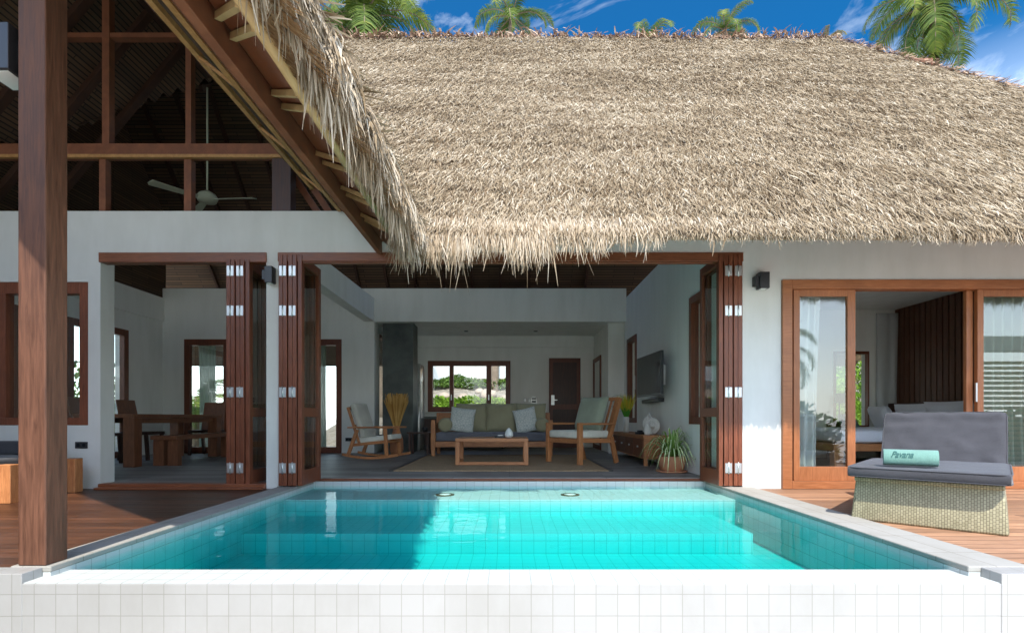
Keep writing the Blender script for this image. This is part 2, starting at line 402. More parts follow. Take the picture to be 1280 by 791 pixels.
g = MB(); g.box(-9.5,-2.463, 2.62,5.60,-.25,-.022); tag(obj('deck_left', g, M['deck']), kind='structure')
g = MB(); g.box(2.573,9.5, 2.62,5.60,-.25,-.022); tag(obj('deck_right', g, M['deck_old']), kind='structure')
g = MB()
g.box(-2.46,2.47, 6.185,13,-.3,.03); g.box(-9,-2.46, 5.70,10.7,-.3,.03); g.box(2.47,7, 5.70,9.5,-.3,.03); g.box(-2.462,-2.9,10.7,13,-.3,.03)
tag(obj('room_floor', g, M['roomfloor']), kind='structure')
g = MB(); g.box(-2.26,2.26, 6.13,6.183,-.002,.022); g.box(-2.26,2.26,6.1,6.13,-.002,.006); tag(obj('floor_edge_board', g, M['frameh'], bevel=.004), kind='structure')
# pool basin
zb = -.42
g = MB()
g.box(-9.5,9.5, 2.50,2.60,-1.0,-.050)                      # tiled front wall
g.box(-2.29,2.29, 2.60,2.72,-1.0,-.0505)
g.box(-2.40,2.40, 2.62,6.3,-.9,zb)                          # bottom
g.box(-2.45,-2.262, 2.602,6.10,-.9,-.03); g.box(2.262,2.45, 2.602,6.10,-.9,-.03)
g.box(-2.45,2.45, 6.10,6.18,-.9,-.004)
g.box(-2.261,2.261, 5.28,6.10,-.6,-.088)                    # shallow seat shelf
g.box(-2.261,2.05, 4.45,5.28,-.6,-.245)                    # second step
tag(obj('pool_basin', g, M['pooltile']), kind='structure')
g = MB(); g.box(-9.5,9.5, 2.492,2.499,-1.0,-.052); g.box(-9.5,-2.30, 2.488,2.60,-1.0,-.004); g.box(2.32,9.5, 2.488,2.60,-1.0,-.004)
tag(obj('pool_front_wall', g, M['tile'], bevel=.006), kind='structure')
g = MB(); g.box(-2.462,-2.26, 2.60,5.60,-.03,.0); g.box(-2.40,-2.26, 5.60,6.10,-.03,.0)
g.box(2.26,2.572, 2.60,5.60,-.03,.0); g.box(2.26,2.40, 5.60,6.10,-.03,.0)
tag(obj('pool_coping', g, M['coping'], bevel=.006), kind='structure')
g = MB(); g.box(-2.2605,2.2605, 2.7205,6.0995,-.60,-.056)
w = obj('pool_water', g, M['water']); tag(w, kind='structure')
for i, px in enumerate((558, 711)):
    p = at(px, 619.6, 5.72)
    g = MB(); g.lathe([(.10,0),(.10,.008),(.065,.010),(.065,.004)], (0,0,0), 24)
    t = obj('pool_light', g, M['bronze']); t.location = (p.x, 5.60, -.0878)  # round drain fitting in the shelf
    tag(t, ['round metal fitting on the shallow pool shelf, in front of the rocking chair side', 'round metal fitting on the shallow pool shelf, in front of the armchair side'][i], 'pool fitting', 'round fittings on the pool shelf')
    g = MB(); g.lathe([(.062,.004),(.062,.009),(0.001,.0105)], (0,0,0), 20); obj('lens', g, M['ceramic'], t)  # pale disc in the middle of the drain

# ------------------------------------------------------------------ villa
villa = thing('villa', 'white walled pool villa under a large straw thatched roof with folding doors open', 'house', (0,5.6,0), w=True)
def V(name, mb, mat, parent=villa, **k): return obj(name, mb, M[mat] if isinstance(mat, str) else mat, parent, **k)
g = MB(); y0, y1 = 5.60, 5.80; zb0 = -.1
g.box(-9.5,-6.6,y0,y1,zb0,2.92); g.box(-6.6,-4.47,y0,y1,zb0,.65); g.box(-6.6,-4.47,y0,y1,2.17,2.92); g.box(-4.47,-4.34,y0,y1,zb0,2.92)
g.box(-4.34,-2.58,y0,y1,2.46,2.92); g.box(-2.58,-2.45,y0,y1,zb0,2.92)
g.prism([(-2.45,2.46),(2.47,2.46),(2.47,3.10),(-1.0,3.10),(-1.0,2.45+.1),(-1.375,2.60),(-1.70,2.92),(-2.45,2.92)], y0, y1)
g.box(2.47,2.88,y0,y1,zb0,3.1); g.box(2.88,6.4,y0,y1,2.19,3.1); g.box(6.4,9.5,y0,y1,zb0,3.1)
V('facade_wall', g, 'wall')
def wx_(g, x0, x1, ya, yb_, z0, z1, holes):
    c = ya
    for (h0, h1, a, b_) in holes:
        g.box(x0,x1,c,h0,z0,z1)
        if a > z0: g.box(x0,x1,h0,h1,z0,a)
        g.box(x0,x1,h0,h1,b_,z1); c = h1
    g.box(x0,x1,c,yb_,z0,z1)
g = MB()     # wall at the back of the living and dining rooms
yb, yc = 10.5, 10.7
for x0, x1 in ((-7.1,-6.47),(-5.58,-4.24),(-3.34,-2.69)): g.box(x0,x1,yb,yc,.03,3.3)
g.box(-6.47,-5.58,yb,yc,2.29,3.3); g.box(-4.24,-3.34,yb,yc,2.29,3.3)
g.box(-2.69,2.32,yb,yc,2.64,3.3)
V('inner_wall', g, 'inwall')
g = MB(); g.box(-2.89,-2.69,5.8,10.5,2.64,3.1); g.v = [(a,b_,(2.975 if b_ < 6 else 3.1) if c > 3 else c) for a,b_,c in g.v]; V('ceiling_beam', g, 'inwall')
g = MB(); wx_(g, -7.1,-6.9,5.8,10.5,.03,3.1,[(6.1,7.4,.03,2.3),(8.2,9.5,.03,2.3)]); g.box(-6.9,-6.86,5.8,10.5,2.64,3.099); V('dining_wall', g, 'inwall')
g = MB()     # wall between living room and bedroom
X0, X1 = 2.32, 2.47
wx_(g, X0, X1, 5.8, 10.7, .03, 3.12, [(6.1,6.78,.65,2.26),(9.63,10.38,.64,2.26)])
V('partition_wall', g, 'inwall')
g = MB()     # kitchen
wx_(g, -2.9,-2.7,10.7,12.8,.03,2.66,[(10.95,12.5,.3,2.5)]); g.box(2.0,2.2,10.7,12.8,.03,2.66); g.box(2.2,2.32,10.7,10.8,.03,2.66)
yk = 12.6; f = lambda px: (px-637)/F*yk; zf = lambda py: CZ-(py-522)/F*yk
g.box(-2.7,f(535),yk,yk+.2,.03,2.66); g.box(f(535),f(638),yk,yk+.2,.03,.86); g.box(f(535),f(638),yk,yk+.2,zf(451),2.66); g.box(f(638),2.0,yk,yk+.2,.03,2.66)
g.box(-2.7,2.0,yk-.12,yk,2.40,2.66)
g.box(f(665),2.0,yk-.05,yk-.0005,.03,2.40)
V('kitchen_wall', g, 'inwall')
g = MB(); g.box(-2.9,2.32,10.7,12.8,2.66,2.74); V('kitchen_ceiling', g, 'inwall')
g = MB(); g.box(-2.58,-1.96,10.72,11.25,.03,2.658); V('slate_column', g, 'slate')
for i, px in enumerate((548, 582, 670, 704)[1:3]):
    g = MB(); p = at(px, 414, 11.6); g.lathe([(.045,-.012),(.045,0)], (p.x,11.75,2.659), 16); V('downlight', g, 'black')
g = MB()     # bedroom shell
g.box(2.47,2.75,9.3,9.5,.03,2.63); g.box(2.75,4.75,9.3,9.5,.03,.55); g.box(2.75,4.75,9.3,9.5,2.3,2.63); g.box(4.75,5.7,9.3,9.5,.03,2.63); g.box(5.7,6.33,9.3,9.5,.03,.55); g.box(5.7,6.33,9.3,9.5,1.9,2.63); g.box(6.33,6.8,9.3,9.5,.03,2.63)
V('bedroom_wall', g, 'inwall')
g = MB(); g.box(2.47,6.9,5.8,9.5,2.63,2.70); V('bedroom_ceiling', g, 'inwall')
g = MB(); g.box(6.8,6.95,5.8,9.5,.03,2.63); V('headboard_wall', g, 'panel')
g = MB()
for k in range(30): g.box(6.77,6.799,5.85+k*.115,5.85+k*.115+.09,.03,2.62)
V('wall_slats', g, 'panel')
# headers
g = MB(); g.box(-4.35,-2.575,5.585,5.70,2.375,2.478); V('header', g, 'frameh', bevel=.004)
g = MB(); g.box(-2.455,2.475,5.585,5.70,2.385,2.478); g.box(-2.2,2.15,5.60,5.66,2.37,2.384); V('header', g, 'frameh', bevel=.004)
g = MB(); g.box(-4.338,-2.582,5.56,5.70,-.02,.035); g.box(-4.338,-2.582,5.50,5.56,-.02,.0); V('threshold', g, 'frameh', bevel=.004)
# windows / doors in the villa : frame part with pane sub-part
def frame_xz(name, x0, x1, z0, z1, y0, y1, wds, mat, mulls=(), pane=True, rails=(), parent=villa, mat_h=None, panes=None, gl='glass'):
    wl, wr, wb, wt = wds; g = MB()
    g.box(x0,x0+wl,y0,y1,z0,z1); g.box(x1-wr,x1,y0,y1,z0,z1); g.box(x0+wl,x1-wr,y0,y1,z1-wt,z1); g.box(x0+wl,x1-wr,y0,y1,z0,z0+wb)
    for (a, b_) in mulls: g.box(a,b_,y0+.002,y1-.002,z0+wb,z1-wt)
    for (a, b_) in rails: g.box(x0+wl,x1-wr,y0+.004,y1-.004,a,b_)
    o = V(name, g, mat, parent, bevel=.003)
    if pane:
        ym = (y0+y1)/2
        xs = [x0+wl]+[q for m_ in mulls for q in m_]+[x1-wr]
        for i in range(0, len(xs), 2):
            if panes is not None and i//2 not in panes: continue
            g = MB(); g.box(xs[i],xs[i+1],ym-.003,ym+.003,z0+wb,z1-wt); V('pane', g, gl, o)
    return o
wl_ = frame_xz('window', -6.598,-4.472,.652,2.168,5.61,5.72,(.1,.1,.08,.12),'frame', mulls=((-5.45,-5.36),), gl='glass_clear')
frame_xz('patio_door', -6.47,-5.58,.03,2.29,10.49,10.58,(.11,.11,.12,.12),'frame', panes=(0,))
frame_xz('patio_door', -4.24,-3.34,.03,2.29,10.49,10.58,(.11,.11,.12,.12),'frame')
def frame_yz(name, y0, y1, z0, z1, x0, x1, w, mat, pane=True):
    g = MB(); g.box(x0,x1,y0,y0+w,z0,z1); g.box(x0,x1,y1-w,y1,z0,z1); g.box(x0,x1,y0+w,y1-w,z1-w,z1); g.box(x0,x1,y0+w,y1-w,z0,z0+w)
    o = V(name, g, mat, bevel=.003)
    if pane: g = MB(); xm = (x0+x1)/2; g.box(xm-.003,xm+.003,y0+w,y1-w,z0+w,z1-w); V('pane', g, 'glass', o)
    return o
frame_yz('window', 6.1,6.78,.65,2.26,2.30,2.40,.09,'frame')
nw = frame_yz('window', 9.63,10.38,.64,2.26,2.30,2.40,.09,'frame')
g = MB(); g.box(2.27,2.30,9.66,9.69,1.25,1.5); V('handle', g, 'chrome', nw)
frame_yz('doorway_frame', 11.5,12.5,.03,2.1,1.97,2.0,.09,'frame', False)
frame_yz('patio_door', 8.2,9.5,.03,2.3,-6.94,-6.85,.11,'frame')
frame_yz('patio_door', 6.1,7.4,.03,2.3,-6.94,-6.85,.11,'frame')  # unseen door added to let more daylight into the dining room
frame_yz('window', 10.95,12.5,.3,2.5,-2.85,-2.75,.07,'frame')  # window added out of sight behind the column to brighten the kitchen
# kitchen window
g = MB(); x0, x1 = f(535), f(638); z0, z1 = .87, zf(451)
kw = frame_xz('window', x0,x1,z0,z1,yk-.04,yk+.08,(f(541)-x0,x1-f(632),.12,zf(451)-zf(457)),'frame', mulls=((f(562),f(567)),(f(608),f(614))), gl='glass_clear')
for px in (564.5, 611):
    g = MB(); g.box(f(px)-.012,f(px)+.012,yk-.07,yk-.042,1.15,1.28); V('handle', g, 'chrome', kw)
g = MB(); g.box(x0-.06,x1+.04,yk-.08,yk-.042,.82,.868); V('window_sill', g, 'wall')
# entry door
g = MB(); xd0, xd1 = f(686), f(725); zt = zf(448)
g.box(xd0,xd1,yk-.10,yk-.052,.03,zt); ed = V('entry_door', g, 'doorw', bevel=.004)
g = MB(); g.box(xd0+.09,xd1-.09,yk-.104,yk-.1005,1.05,zt-.1); g.box(xd0+.09,xd1-.09,yk-.104,yk-.1005,.2,.93)
V('door_panel', g, 'darkwood', ed, bevel=.003)
g = MB(); g.box(f(688.5),f(692.5),yk-.12,yk-.101,zf(506),zf(494)); g.box(f(690),f(696),yk-.16,yk-.14,zf(500)-.01,zf(500)+.01); g.box(f(690),f(691.5),yk-.14,yk-.12,zf(500)-.01,zf(500)+.01); V('handle', g, 'chrome', ed)
# bedroom sliding doors
by0, by1 = 5.57, 5.70
g = MB(); g.box(2.882,2.985,by0,by1,-.02,2.188); g.box(2.985,6.398,by0,by1,2.09,2.188); g.box(6.30,6.398,by0,by1,-.02,2.09); g.box(2.985,6.30,by0,by1,-.02,.06)
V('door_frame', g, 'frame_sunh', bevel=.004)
xf = lambda px: (px-637)/F*5.62
def slider(px0, px1, ya, name='sliding_door'):
    a, b_ = xf(px0), xf(px1)
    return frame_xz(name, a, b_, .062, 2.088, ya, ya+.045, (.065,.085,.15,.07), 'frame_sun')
s1 = slider(991, 1068, 5.60); s2 = slider(1211, 1222, 5.65) if False else slider(1220, 1310, 5.60)
g = MB(); g.box(xf(1211),xf(1219),5.648,5.69,.062,2.088); V('sliding_door', g, 'frame_sun', bevel=.003)
g = MB(); g.box(xf(1240)-.2,xf(1240)-.185,5.585,5.60,.9,1.1); V('handle', g, 'chrome', s2)
g = MB(); g.box(5.7,6.33,9.28,9.29,.56,1.89); 
frame_xz('window', 2.75,4.75,.55,2.3,9.29,9.38,(.06,.06,.06,.06),'frame', gl='glass_clear')  # unseen window added to bring daylight into the bedroom
frame_xz('window', 5.7,6.33,.55,1.9,9.29,9.38,(.05,.02,.05,.05),'frame')
# folding leaves
def leaf(x, mirror=1, thick=.043, y0=5.575, y1=6.14, z1=2.40, hinge=False):
    g = MB(); st = .075; z0 = .012
    a, b_ = x-thick/2, x+thick/2
    g.box(a,b_,y0,y0+st,z0,z1); g.box(a,b_,y1-st,y1,z0,z1); g.box(a,b_,y0+st,y1-st,z1-.09,z1); g.box(a,b_,y0+st,y1-st,z0,z0+.16); g.box(a,b_,y0+st,y1-st,.74,.84)
    o = V('folding_door', g, 'frame', bevel=.003)
    g = MB(); g.box(x-.003,x+.003,y0+st,y1-st,.172,.74); V('pane', g, 'glass_clear', o)
    g = MB(); g.box(x-.003,x+.003,y0+st,y1-st,.84,z1-.09); V('pane', g, 'glass_clear', o)
    if hinge:
        for z in (2.28,1.86,1.0,.20):
            g = MB()
            for s_ in (-1, 1):
                xx = x+hinge/2+s_*.019; g.box(xx-.0165,xx+.0165,y0-.006,y0-.0005,z-.052,z+.052)
            g.tube([(x+hinge/2,y0-.008,z-.062),(x+hinge/2,y0-.008,z+.062)], .007, 8); V('hinge', g, 'chrome', o)
    return o
def pack(px0, sgn, z1=2.40):
    x = (px0-637)/F*5.575
    xs = [x+sgn*(.0225), x+sgn*(.0685), x+sgn*(.124), x+sgn*(.170), x+sgn*(.226)]
    for i, q in enumerate(xs): leaf(q, z1=z1, hinge=(sgn*.046 if i in (0, 2) else False))
pack(282.5, 1); pack(348, 1, 2.45); pack(928, -1, 2.45)
# ------------------------------------------------------------------ main roof
TS = 1.1; DE, UE = 4.5, 1.57+CZ; DR = 8.79; UR = UE+(DR-DE)*TS; XR = 5.37; XC = 8.85
def main_o(y): return UE+(y-DE)*TS if y <= DR else UR-(y-DR)*TS
def main_l(y):
    q = min(1, max(0, (y-DE)/1.0)); return main_o(y)-.035-.235*q
PX = 4.3
def porch_l(x):
    a = -x
    return CZ+(1.6+.8*(a-1.0) if a <= 2.1 else 2.48+1.2*(a-2.1) if a <= PX else 5.12-1.2*(a-PX))
porch_lv = np.vectorize(porch_l)
def porch_o(x): return porch_l(x)+.22
def hipx(y):
    t = (DR-y)/(DR-DE) if y <= DR else (y-DR)/(DR-DE)
    return XR+t*(XC-XR)
def grid_sheet(x0, x1, y0, y1, fz, keep, st=.12):
    nx = int((x1-x0)/st); ny = int((y1-y0)/st); g = MB(); idx = {}
    def vid(i, j):
        if (i, j) not in idx:
            x = x0+(x1-x0)*i/nx; y = y0+(y1-y0)*j/ny; idx[(i, j)] = len(g.v); g.v.append((x, y, fz(x, y)))
        return idx[(i, j)]
    for j in range(ny):
        for i in range(nx):
            xc = x0+(x1-x0)*(i+.5)/nx; yc_ = y0+(y1-y0)*(j+.5)/ny
            if keep(xc, yc_): g.f.append((vid(i,j),vid(i+1,j),vid(i+1,j+1),vid(i,j+1))); g.sm.append(True)
    return g
SKY = (-2.3,2.2,9.0,10.6)  # opening cut in the back slope to let in extra daylight
def insky(x, y): return SKY[0] < x < SKY[1] and SKY[2] < y < SKY[3]
def keep_o(x, y):
    if insky(x, y): return False
    if x > hipx(y): return False
    if x < -.95: return y > 5.0 and main_o(y) > porch_o(x)-.05
    return True
def keep_l(x, y):
    if insky(x, y): return False
    if x > hipx(y)-.2: return False
    if x < -.95 and y < 5.65: return False
    if x < -1.2 and y < DR and porch_l(x) > main_l(y): return False
    return True
roof = V('thatched_roof', grid_sheet(-9,8.9,4.5,13.2, lambda x,y: main_o(y)-.02, keep_o), 'thatchbase')
hp = MB(); hp.add([(XC,4.5,UE-.02),(XC,13.08,UE-.02),(XR,DR,UR-.02)], [(0,1,2)]); V('thatch_hip', hp, 'thatchbase', roof)
V('roof_lining', grid_sheet(-9,8.7,4.5,13.1, lambda x,y: main_l(y), keep_l), 'mat')
ef = MB(); ef.add([(-.95,4.5,UE-.02),(XC,4.5,UE-.02),(XC-.2,4.52,UE-.05),(-.95,4.52,UE-.05)], [(0,1,2,3)]); V('eave_straw', ef, 'thatchbase', roof)
def blade_field(n, ya, yb_, xa, xb, lenr, lift, wid, seed, up=.0):
    r = np.random.default_rng(seed)
    x = r.uniform(xa, xb, n); y = r.uniform(ya, yb_, n)
    t = (DR-y)/(DR-DE); ok = (x < XR+t*(XC-XR)-.0)
    po = porch_lv(x)+.22
    mo = UE+(y-DE)*TS
    ok &= (x > -.95) | (mo > po-.05)
    x, y = x[ok], y[ok]; k = len(x); z = UE+(y-DE)*TS
    yr = y+.05*np.sin(x*1.7)+.03*np.sin(x*5.1+2); row = np.floor(yr/.36); z = z+.016*(1-((yr/.36)-row))+.02*np.sin(x*.9+y*2.3)
    nrm = np.array([0,-math.sin(math.atan(TS)),math.cos(math.atan(TS))]); dn = np.array([0,-math.cos(math.atan(TS)),-math.sin(math.atan(TS))])
    L = r.uniform(*lenr, k); lat = r.normal(-.12,.34,k); lf = r.uniform(*lift, k)
    D = dn[None]+lat[:,None]*np.array([1,0,0])+lf[:,None]*nrm; D /= np.linalg.norm(D, axis=1)[:,None]
    P0 = np.stack([x,y,z],1)+nrm*r.uniform(-.01,.035,k)[:,None]
    P1 = P0+D*L[:,None]*.55; P2 = P0+D*L[:,None]+np.array([0,0,-1])*(L*L*.6)[:,None]
    Wd = np.cross(D, nrm+r.normal(0,.5,(k,3))); Wd /= np.linalg.norm(Wd, axis=1)[:,None]
    Wd *= r.uniform(*wid, k)[:,None]
    return np.stack([P0,P1,P2],1), Wd, r.beta(2,2,k)
P, W_, rn = blade_field(460000, 4.5, 8.79, -6.5, 8.9, (.06,.16), (.0,.26), (.0020,.0046), 3)
strands('thatch_surface', P, W_, (1,.85,.25), np.clip((rn-.5)*1.1+.5,0,1), M['thatch'], roof)
g = MB()  # unseen roof window added to brighten the rooms below
for a, b_, c, d_ in ((SKY[0]-.15,SKY[1]+.15,SKY[2]-.15,SKY[2]+.02),(SKY[0]-.15,SKY[1]+.15,SKY[3]-.02,SKY[3]+.15),(SKY[0]-.15,SKY[0]+.02,SKY[2],SKY[3]),(SKY[1]-.02,SKY[1]+.15,SKY[2],SKY[3]),(-.06,.0,SKY[2],SKY[3])):
    n0 = len(g.v); g.box(a,b_,c,d_,0,1); g.v = g.v[:n0]+[(x,y,main_l(y)+.0 if z < .5 else main_o(y)+.04) for x,y,z in g.v[n0:]]
sk_ = V('skylight', g, 'frame'); g = MB(); g.box(SKY[0],SKY[1],SKY[2],SKY[3],0,1); g.v = [(x,y,main_o(y)-(.06 if z < .5 else .05)) for x,y,z in g.v]; V('pane', g, 'glass_clear', sk_)
g = MB(); yy = [5.8,DR,10.6]; g.add([(-7.1,5.8,3.1),(-7.1,10.6,3.1),(-7.1,10.6,main_l(10.6)),(-7.1,DR,main_l(DR)),(-7.1,5.8,main_l(5.8)),(-6.9,5.8,3.1),(-6.9,10.6,3.1),(-6.9,10.6,main_l(10.6)),(-6.9,DR,main_l(DR)),(-6.9,5.8,main_l(5.8))], [(0,1,2,3,4),(9,8,7,6,5)]+[(k,k+5,(k+1)%5+5,(k+1)%5) for k in range(5)]); V('gable_wall', g, 'mat')
# ridge
r = np.random.default_rng(5); k = 5200
x = r.uniform(-6,XR+.1,k); side = r.choice([-1,1],k); bunch = .07*np.abs(np.sin(x*9.5))+.02*np.sin(x*3.1)
P0 = np.stack([x, DR+r.normal(0,.05,k), np.full(k,UR)+bunch*r.uniform(0,1.4,k)-.01],1)
D = np.stack([r.normal(0,.6,k), -r.uniform(.1,1,k)*side, r.uniform(-.5,.9,k)],1); L = r.uniform(.05,.17,k)
P = np.stack([P0,P0+D*L[:,None]*.5,P0+D*L[:,None]+np.array([0,0,-.04])],1)
strands('ridge_cap', P, np.stack([r.uniform(.006,.016,k),r.uniform(0,.01,k),r.uniform(0,.01,k)],1), (1,.9,.3), r.beta(1.6,2,k), M['ridge'], roof)
k = 4200; t = r.uniform(0,1,k); hx = XR+t*(XC-XR); hy = DR-t*(DR-DE); hz = UR-t*(UR-UE)
P0 = np.stack([hx,hy,hz],1)+r.normal(0,.03,(k,3)); D = np.stack([r.uniform(-.2,.9,k),-r.uniform(.1,.8,k),r.uniform(-.8,.25,k)],1); L = r.uniform(.06,.18,k)
strands('hip_straw', np.stack([P0,P0+D*L[:,None]*.5,P0+D*L[:,None]],1), np.stack([r.uniform(.004,.012,k),r.uniform(0,.01,k),r.uniform(0,.01,k)],1), (1,.9,.3), r.beta(2,2,k), M['ridge'], roof)
# eave fringe: length profile from the photograph's eave
def prof(px, tab):
    return np.interp(px, [a for a, b_ in tab], [b_ for a, b_ in tab])
TIP = [(470,325),(500,342),(560,346),(600,348),(680,338),(740,334),(800,314),(870,304),(930,306),(1010,303),(1100,300),(1200,306),(1300,312),(1900,318)]
DEN = [(470,300),(560,300),(640,293),(740,290),(860,276),(930,277),(1010,288),(1100,290),(1280,296),(1900,300)]
def eave_fringe(name, k, spread, seed, mult=1., wid=(.004,.009), shape=2.2, y_in=0.35):
    r = np.random.default_rng(seed); x = r.uniform(-1.0,8.8,k)
    back = r.uniform(0, y_in, k); y = DE+back; z = UE+back*TS+r.normal(0,.02,k)
    px = 637+x/4.4*F
    tz = CZ+(522-prof(px, TIP))/F*4.42; dz = CZ+(522-prof(px, DEN))/F*4.42
    cl = .5+.5*np.sin(x*7.3+np.sin(x*19)*1.5); e = r.beta(1.1, shape, k)*(.55+.45*cl)
    zt = dz+.03-(dz-tz)*e*1.25*mult-r.uniform(0,.05,k)+back*.55
    L = np.maximum(z-zt, .06); lat = r.normal(0,.14,k)
    P0 = np.stack([x,y,z],1); dn = np.array([0,-.67,-.74])
    P1 = P0+np.stack([lat*L*.3, -.42*np.minimum(L,.3)*.8, -.35*L],1)
    P2 = P0+np.stack([lat*L*.7, -.55*np.minimum(L,.3)*.8, -.70*L],1)
    P3 = P0+np.stack([lat*L*1.0+r.normal(0,.015,k), -.55*np.minimum(L,.3)*.8+r.normal(0,.02,k), -1.0*L],1)
    a = r.uniform(-.9,.9,k); w_ = r.uniform(*wid, k)
    return strands(name, np.stack([P0,P1,P2,P3],1), np.stack([np.cos(a)*w_,np.sin(a)*w_,a*0],1), (1,1,.8,.25), r.beta(2.4,1.8,k), M['fringe'], roof)
eave_fringe('eave_fringe', 34000, 0, 11, 1., (.0022,.0050), y_in=.16)
tag(eave_fringe('loose_straw', 420, 0, 12, 1.40, (.003,.0055), .9, .1), kind='stuff')
# rafters under the main roof (each its own part)
rp = MB()
for i, x in enumerate([-6.4+.62*k for k in range(14)]):
    for s_ in (0, 1):
        ya, yb_ = (5.66, DR) if s_ == 0 else (DR, 12.1)
        if x < -1.2 and s_ == 0:
            while porch_l(x) > main_l(ya) and ya < DR-.3: ya += .1
        if ya >= DR-.2 and s_ == 0: continue
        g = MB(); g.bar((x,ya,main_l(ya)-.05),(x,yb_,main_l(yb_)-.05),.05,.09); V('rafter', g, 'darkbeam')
g = MB(); g.box(-9,7,DR-.06,DR+.06,main_l(DR)-.2,main_l(DR)-.08); V('ridge_beam', g, 'beam')

# ------------------------------------------------------------------ porch
porch = thing('porch', 'open timber porch over the left deck with thatched roof and thick weathered post', 'porch', (-3.5,3.0,0), w=True)
def Q(name, mb, mat, parent=porch, **k): return obj(name, mb, M[mat], parent, **k)
YN = 1.25
def keep_pl(x, y): return (y < 5.62) or (porch_l(x) > main_l(y))
def keep_po(x, y): return porch_o(x) > main_o(y)-.1 or y < 4.6
pr = Q('thatched_roof', grid_sheet(-7.2,-.80,YN,8.79, lambda x,y: porch_o(x)-.02, keep_po), 'thatchbase')
Q('roof_lining', grid_sheet(-7.1,-.95,YN+.02,8.79, lambda x,y: porch_l(x), keep_pl), 'mat2')
g = MB(); g.add([(-.80,YN,porch_o(-.8)-.02),(-.80,4.9,porch_o(-.8)-.02),(-.95,4.9,porch_l(-.95)),(-.95,YN,porch_l(-.95))], [(0,1,2,3)]); Q('eave_straw', g, 'thatchbase', pr)
g = MB()
for sx in (1, -1):
    for xs in (((-.8,-2.1),(-2.1,-4.3)) if sx > 0 else ((-4.3,-7.2),)):
        g.add([(xs[0],YN,porch_l(xs[0])),(xs[1],YN,porch_l(xs[1])),(xs[1],YN,porch_o(xs[1])-.02),(xs[0],YN,porch_o(xs[0])-.02)], [(0,1,2,3)])
Q('gable_straw', g, 'thatchbase', pr)
xw = lambda x, dz=0: (x, porch_l(x)+dz)
g = MB(); g.tube([(-1.02,YN,porch_l(-1.02)-.028),(-1.02,4.75,porch_l(-1.02)-.028)], .027, 10); Q('eave_pole', g, 'bamboo')
g = MB(); g.box(-1.40,-1.35,YN,5.595,porch_l(-1.375)-.17,porch_l(-1.375)-.03); Q('eave_beam', g, 'beam', bevel=.005)
g = MB(); g.box(-1.34,-1.06,YN,5.55,0,.012); 
g.v = [(a,b_,porch_l(a)-.014+c) for a,b_,c in g.v]; Q('soffit_board', g, 'frameh')
g = MB(); g.box(-1.78,-1.42,YN,5.58,0,.02); g.v = [(a,b_,porch_l(a)-.035+c) for a,b_,c in g.v]; Q('soffit_board', g, 'beam')
for xb_ in (-1.80,-2.09):
    g = MB(); g.box(xb_-.018,xb_+.018,YN,5.59,porch_l(xb_)-.06,porch_l(xb_)-.02); Q('batten', g, 'batten')
for y in (1.9,2.7,3.55,4.4,5.2):
    g = MB(); g.bar((-1.80,y,porch_l(-1.8)-.05),(-2.09,y,porch_l(-2.09)-.05),.03,.02); Q('cross_batten', g, 'batten')
for y in (1.55,2.05,2.62,3.3,3.84,4.4):
    for dy in (0,.13):
        g = MB(); a, b_ = -1.33, -1.05
        g.bar((a,y+dy+.36,porch_l(a)-.035),(b_,y+dy,porch_l(b_)-.035),.03,.03); Q('rafter_tail', g, 'bamboo')
for k in range(10):
    y = 1.5+k*.62
    for s_ in (1, -1):
        if s_ > 0: a, b_ = -2.2, -4.25
        else: a, b_ = -4.35, -7.0
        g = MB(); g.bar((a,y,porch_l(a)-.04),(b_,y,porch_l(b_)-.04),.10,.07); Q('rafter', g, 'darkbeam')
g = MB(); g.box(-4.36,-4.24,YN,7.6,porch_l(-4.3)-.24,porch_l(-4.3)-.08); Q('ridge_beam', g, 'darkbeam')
# truss in the open gable above the facade
g = MB(); za = CZ+(522-196)/F*5.6; zbb = CZ+(522-178)/F*5.6
g.box(-6.8,-2.25,5.62,5.76,za+.03,zbb); Q('tie_beam', g, 'beam', bevel=.004)
g = MB(); g.box(-6.8,-2.05,5.60,5.64,za-.005,za+.028); Q('batten', g, 'batten')
g = MB(); g.box(-5.05,-3.50,5.64,5.72,CZ+(522-40)/F*5.6-.03,CZ+(522-40)/F*5.6+.02); Q('collar_beam', g, 'beam')
for px, wpx, top in ((131,9,0),(234.5,7,0)):
    x = (px-637)/F*5.62; w_ = wpx/F*5.62/2
    g = MB(); g.box(x-w_,x+w_,5.63,5.71,zbb,porch_l(x)-.005); Q('truss_post', g, 'beam')
for px, wpx in ((126,8),(233,9),(45,8)):
    x = (px-637)/F*5.62; w_ = wpx/F*5.62/2
    g = MB(); g.box(x-w_,x+w_,5.64,5.72,2.92,za-.006); Q('truss_post', g, 'beam')
x0 = (340-637)/F*5.62; x1 = (363-637)/F*5.62
g = MB(); g.box(x0,x1,5.62,5.76,2.92,za+.03); Q('truss_post', g, 'darkwood')
for dx in (0,.13):
    g = MB(); g.bar((-2.28-dx,5.9,3.42),(-1.90-dx,5.9,2.85),.04,.07); Q('brace', g, 'beam')
# post
g = MB(); xp0, xp1 = -2.425, -2.288
g.box(xp0,xp1,2.603,2.735,.001,porch_l(-2.35)-.02); Q('post', g, 'post', bevel=.006)
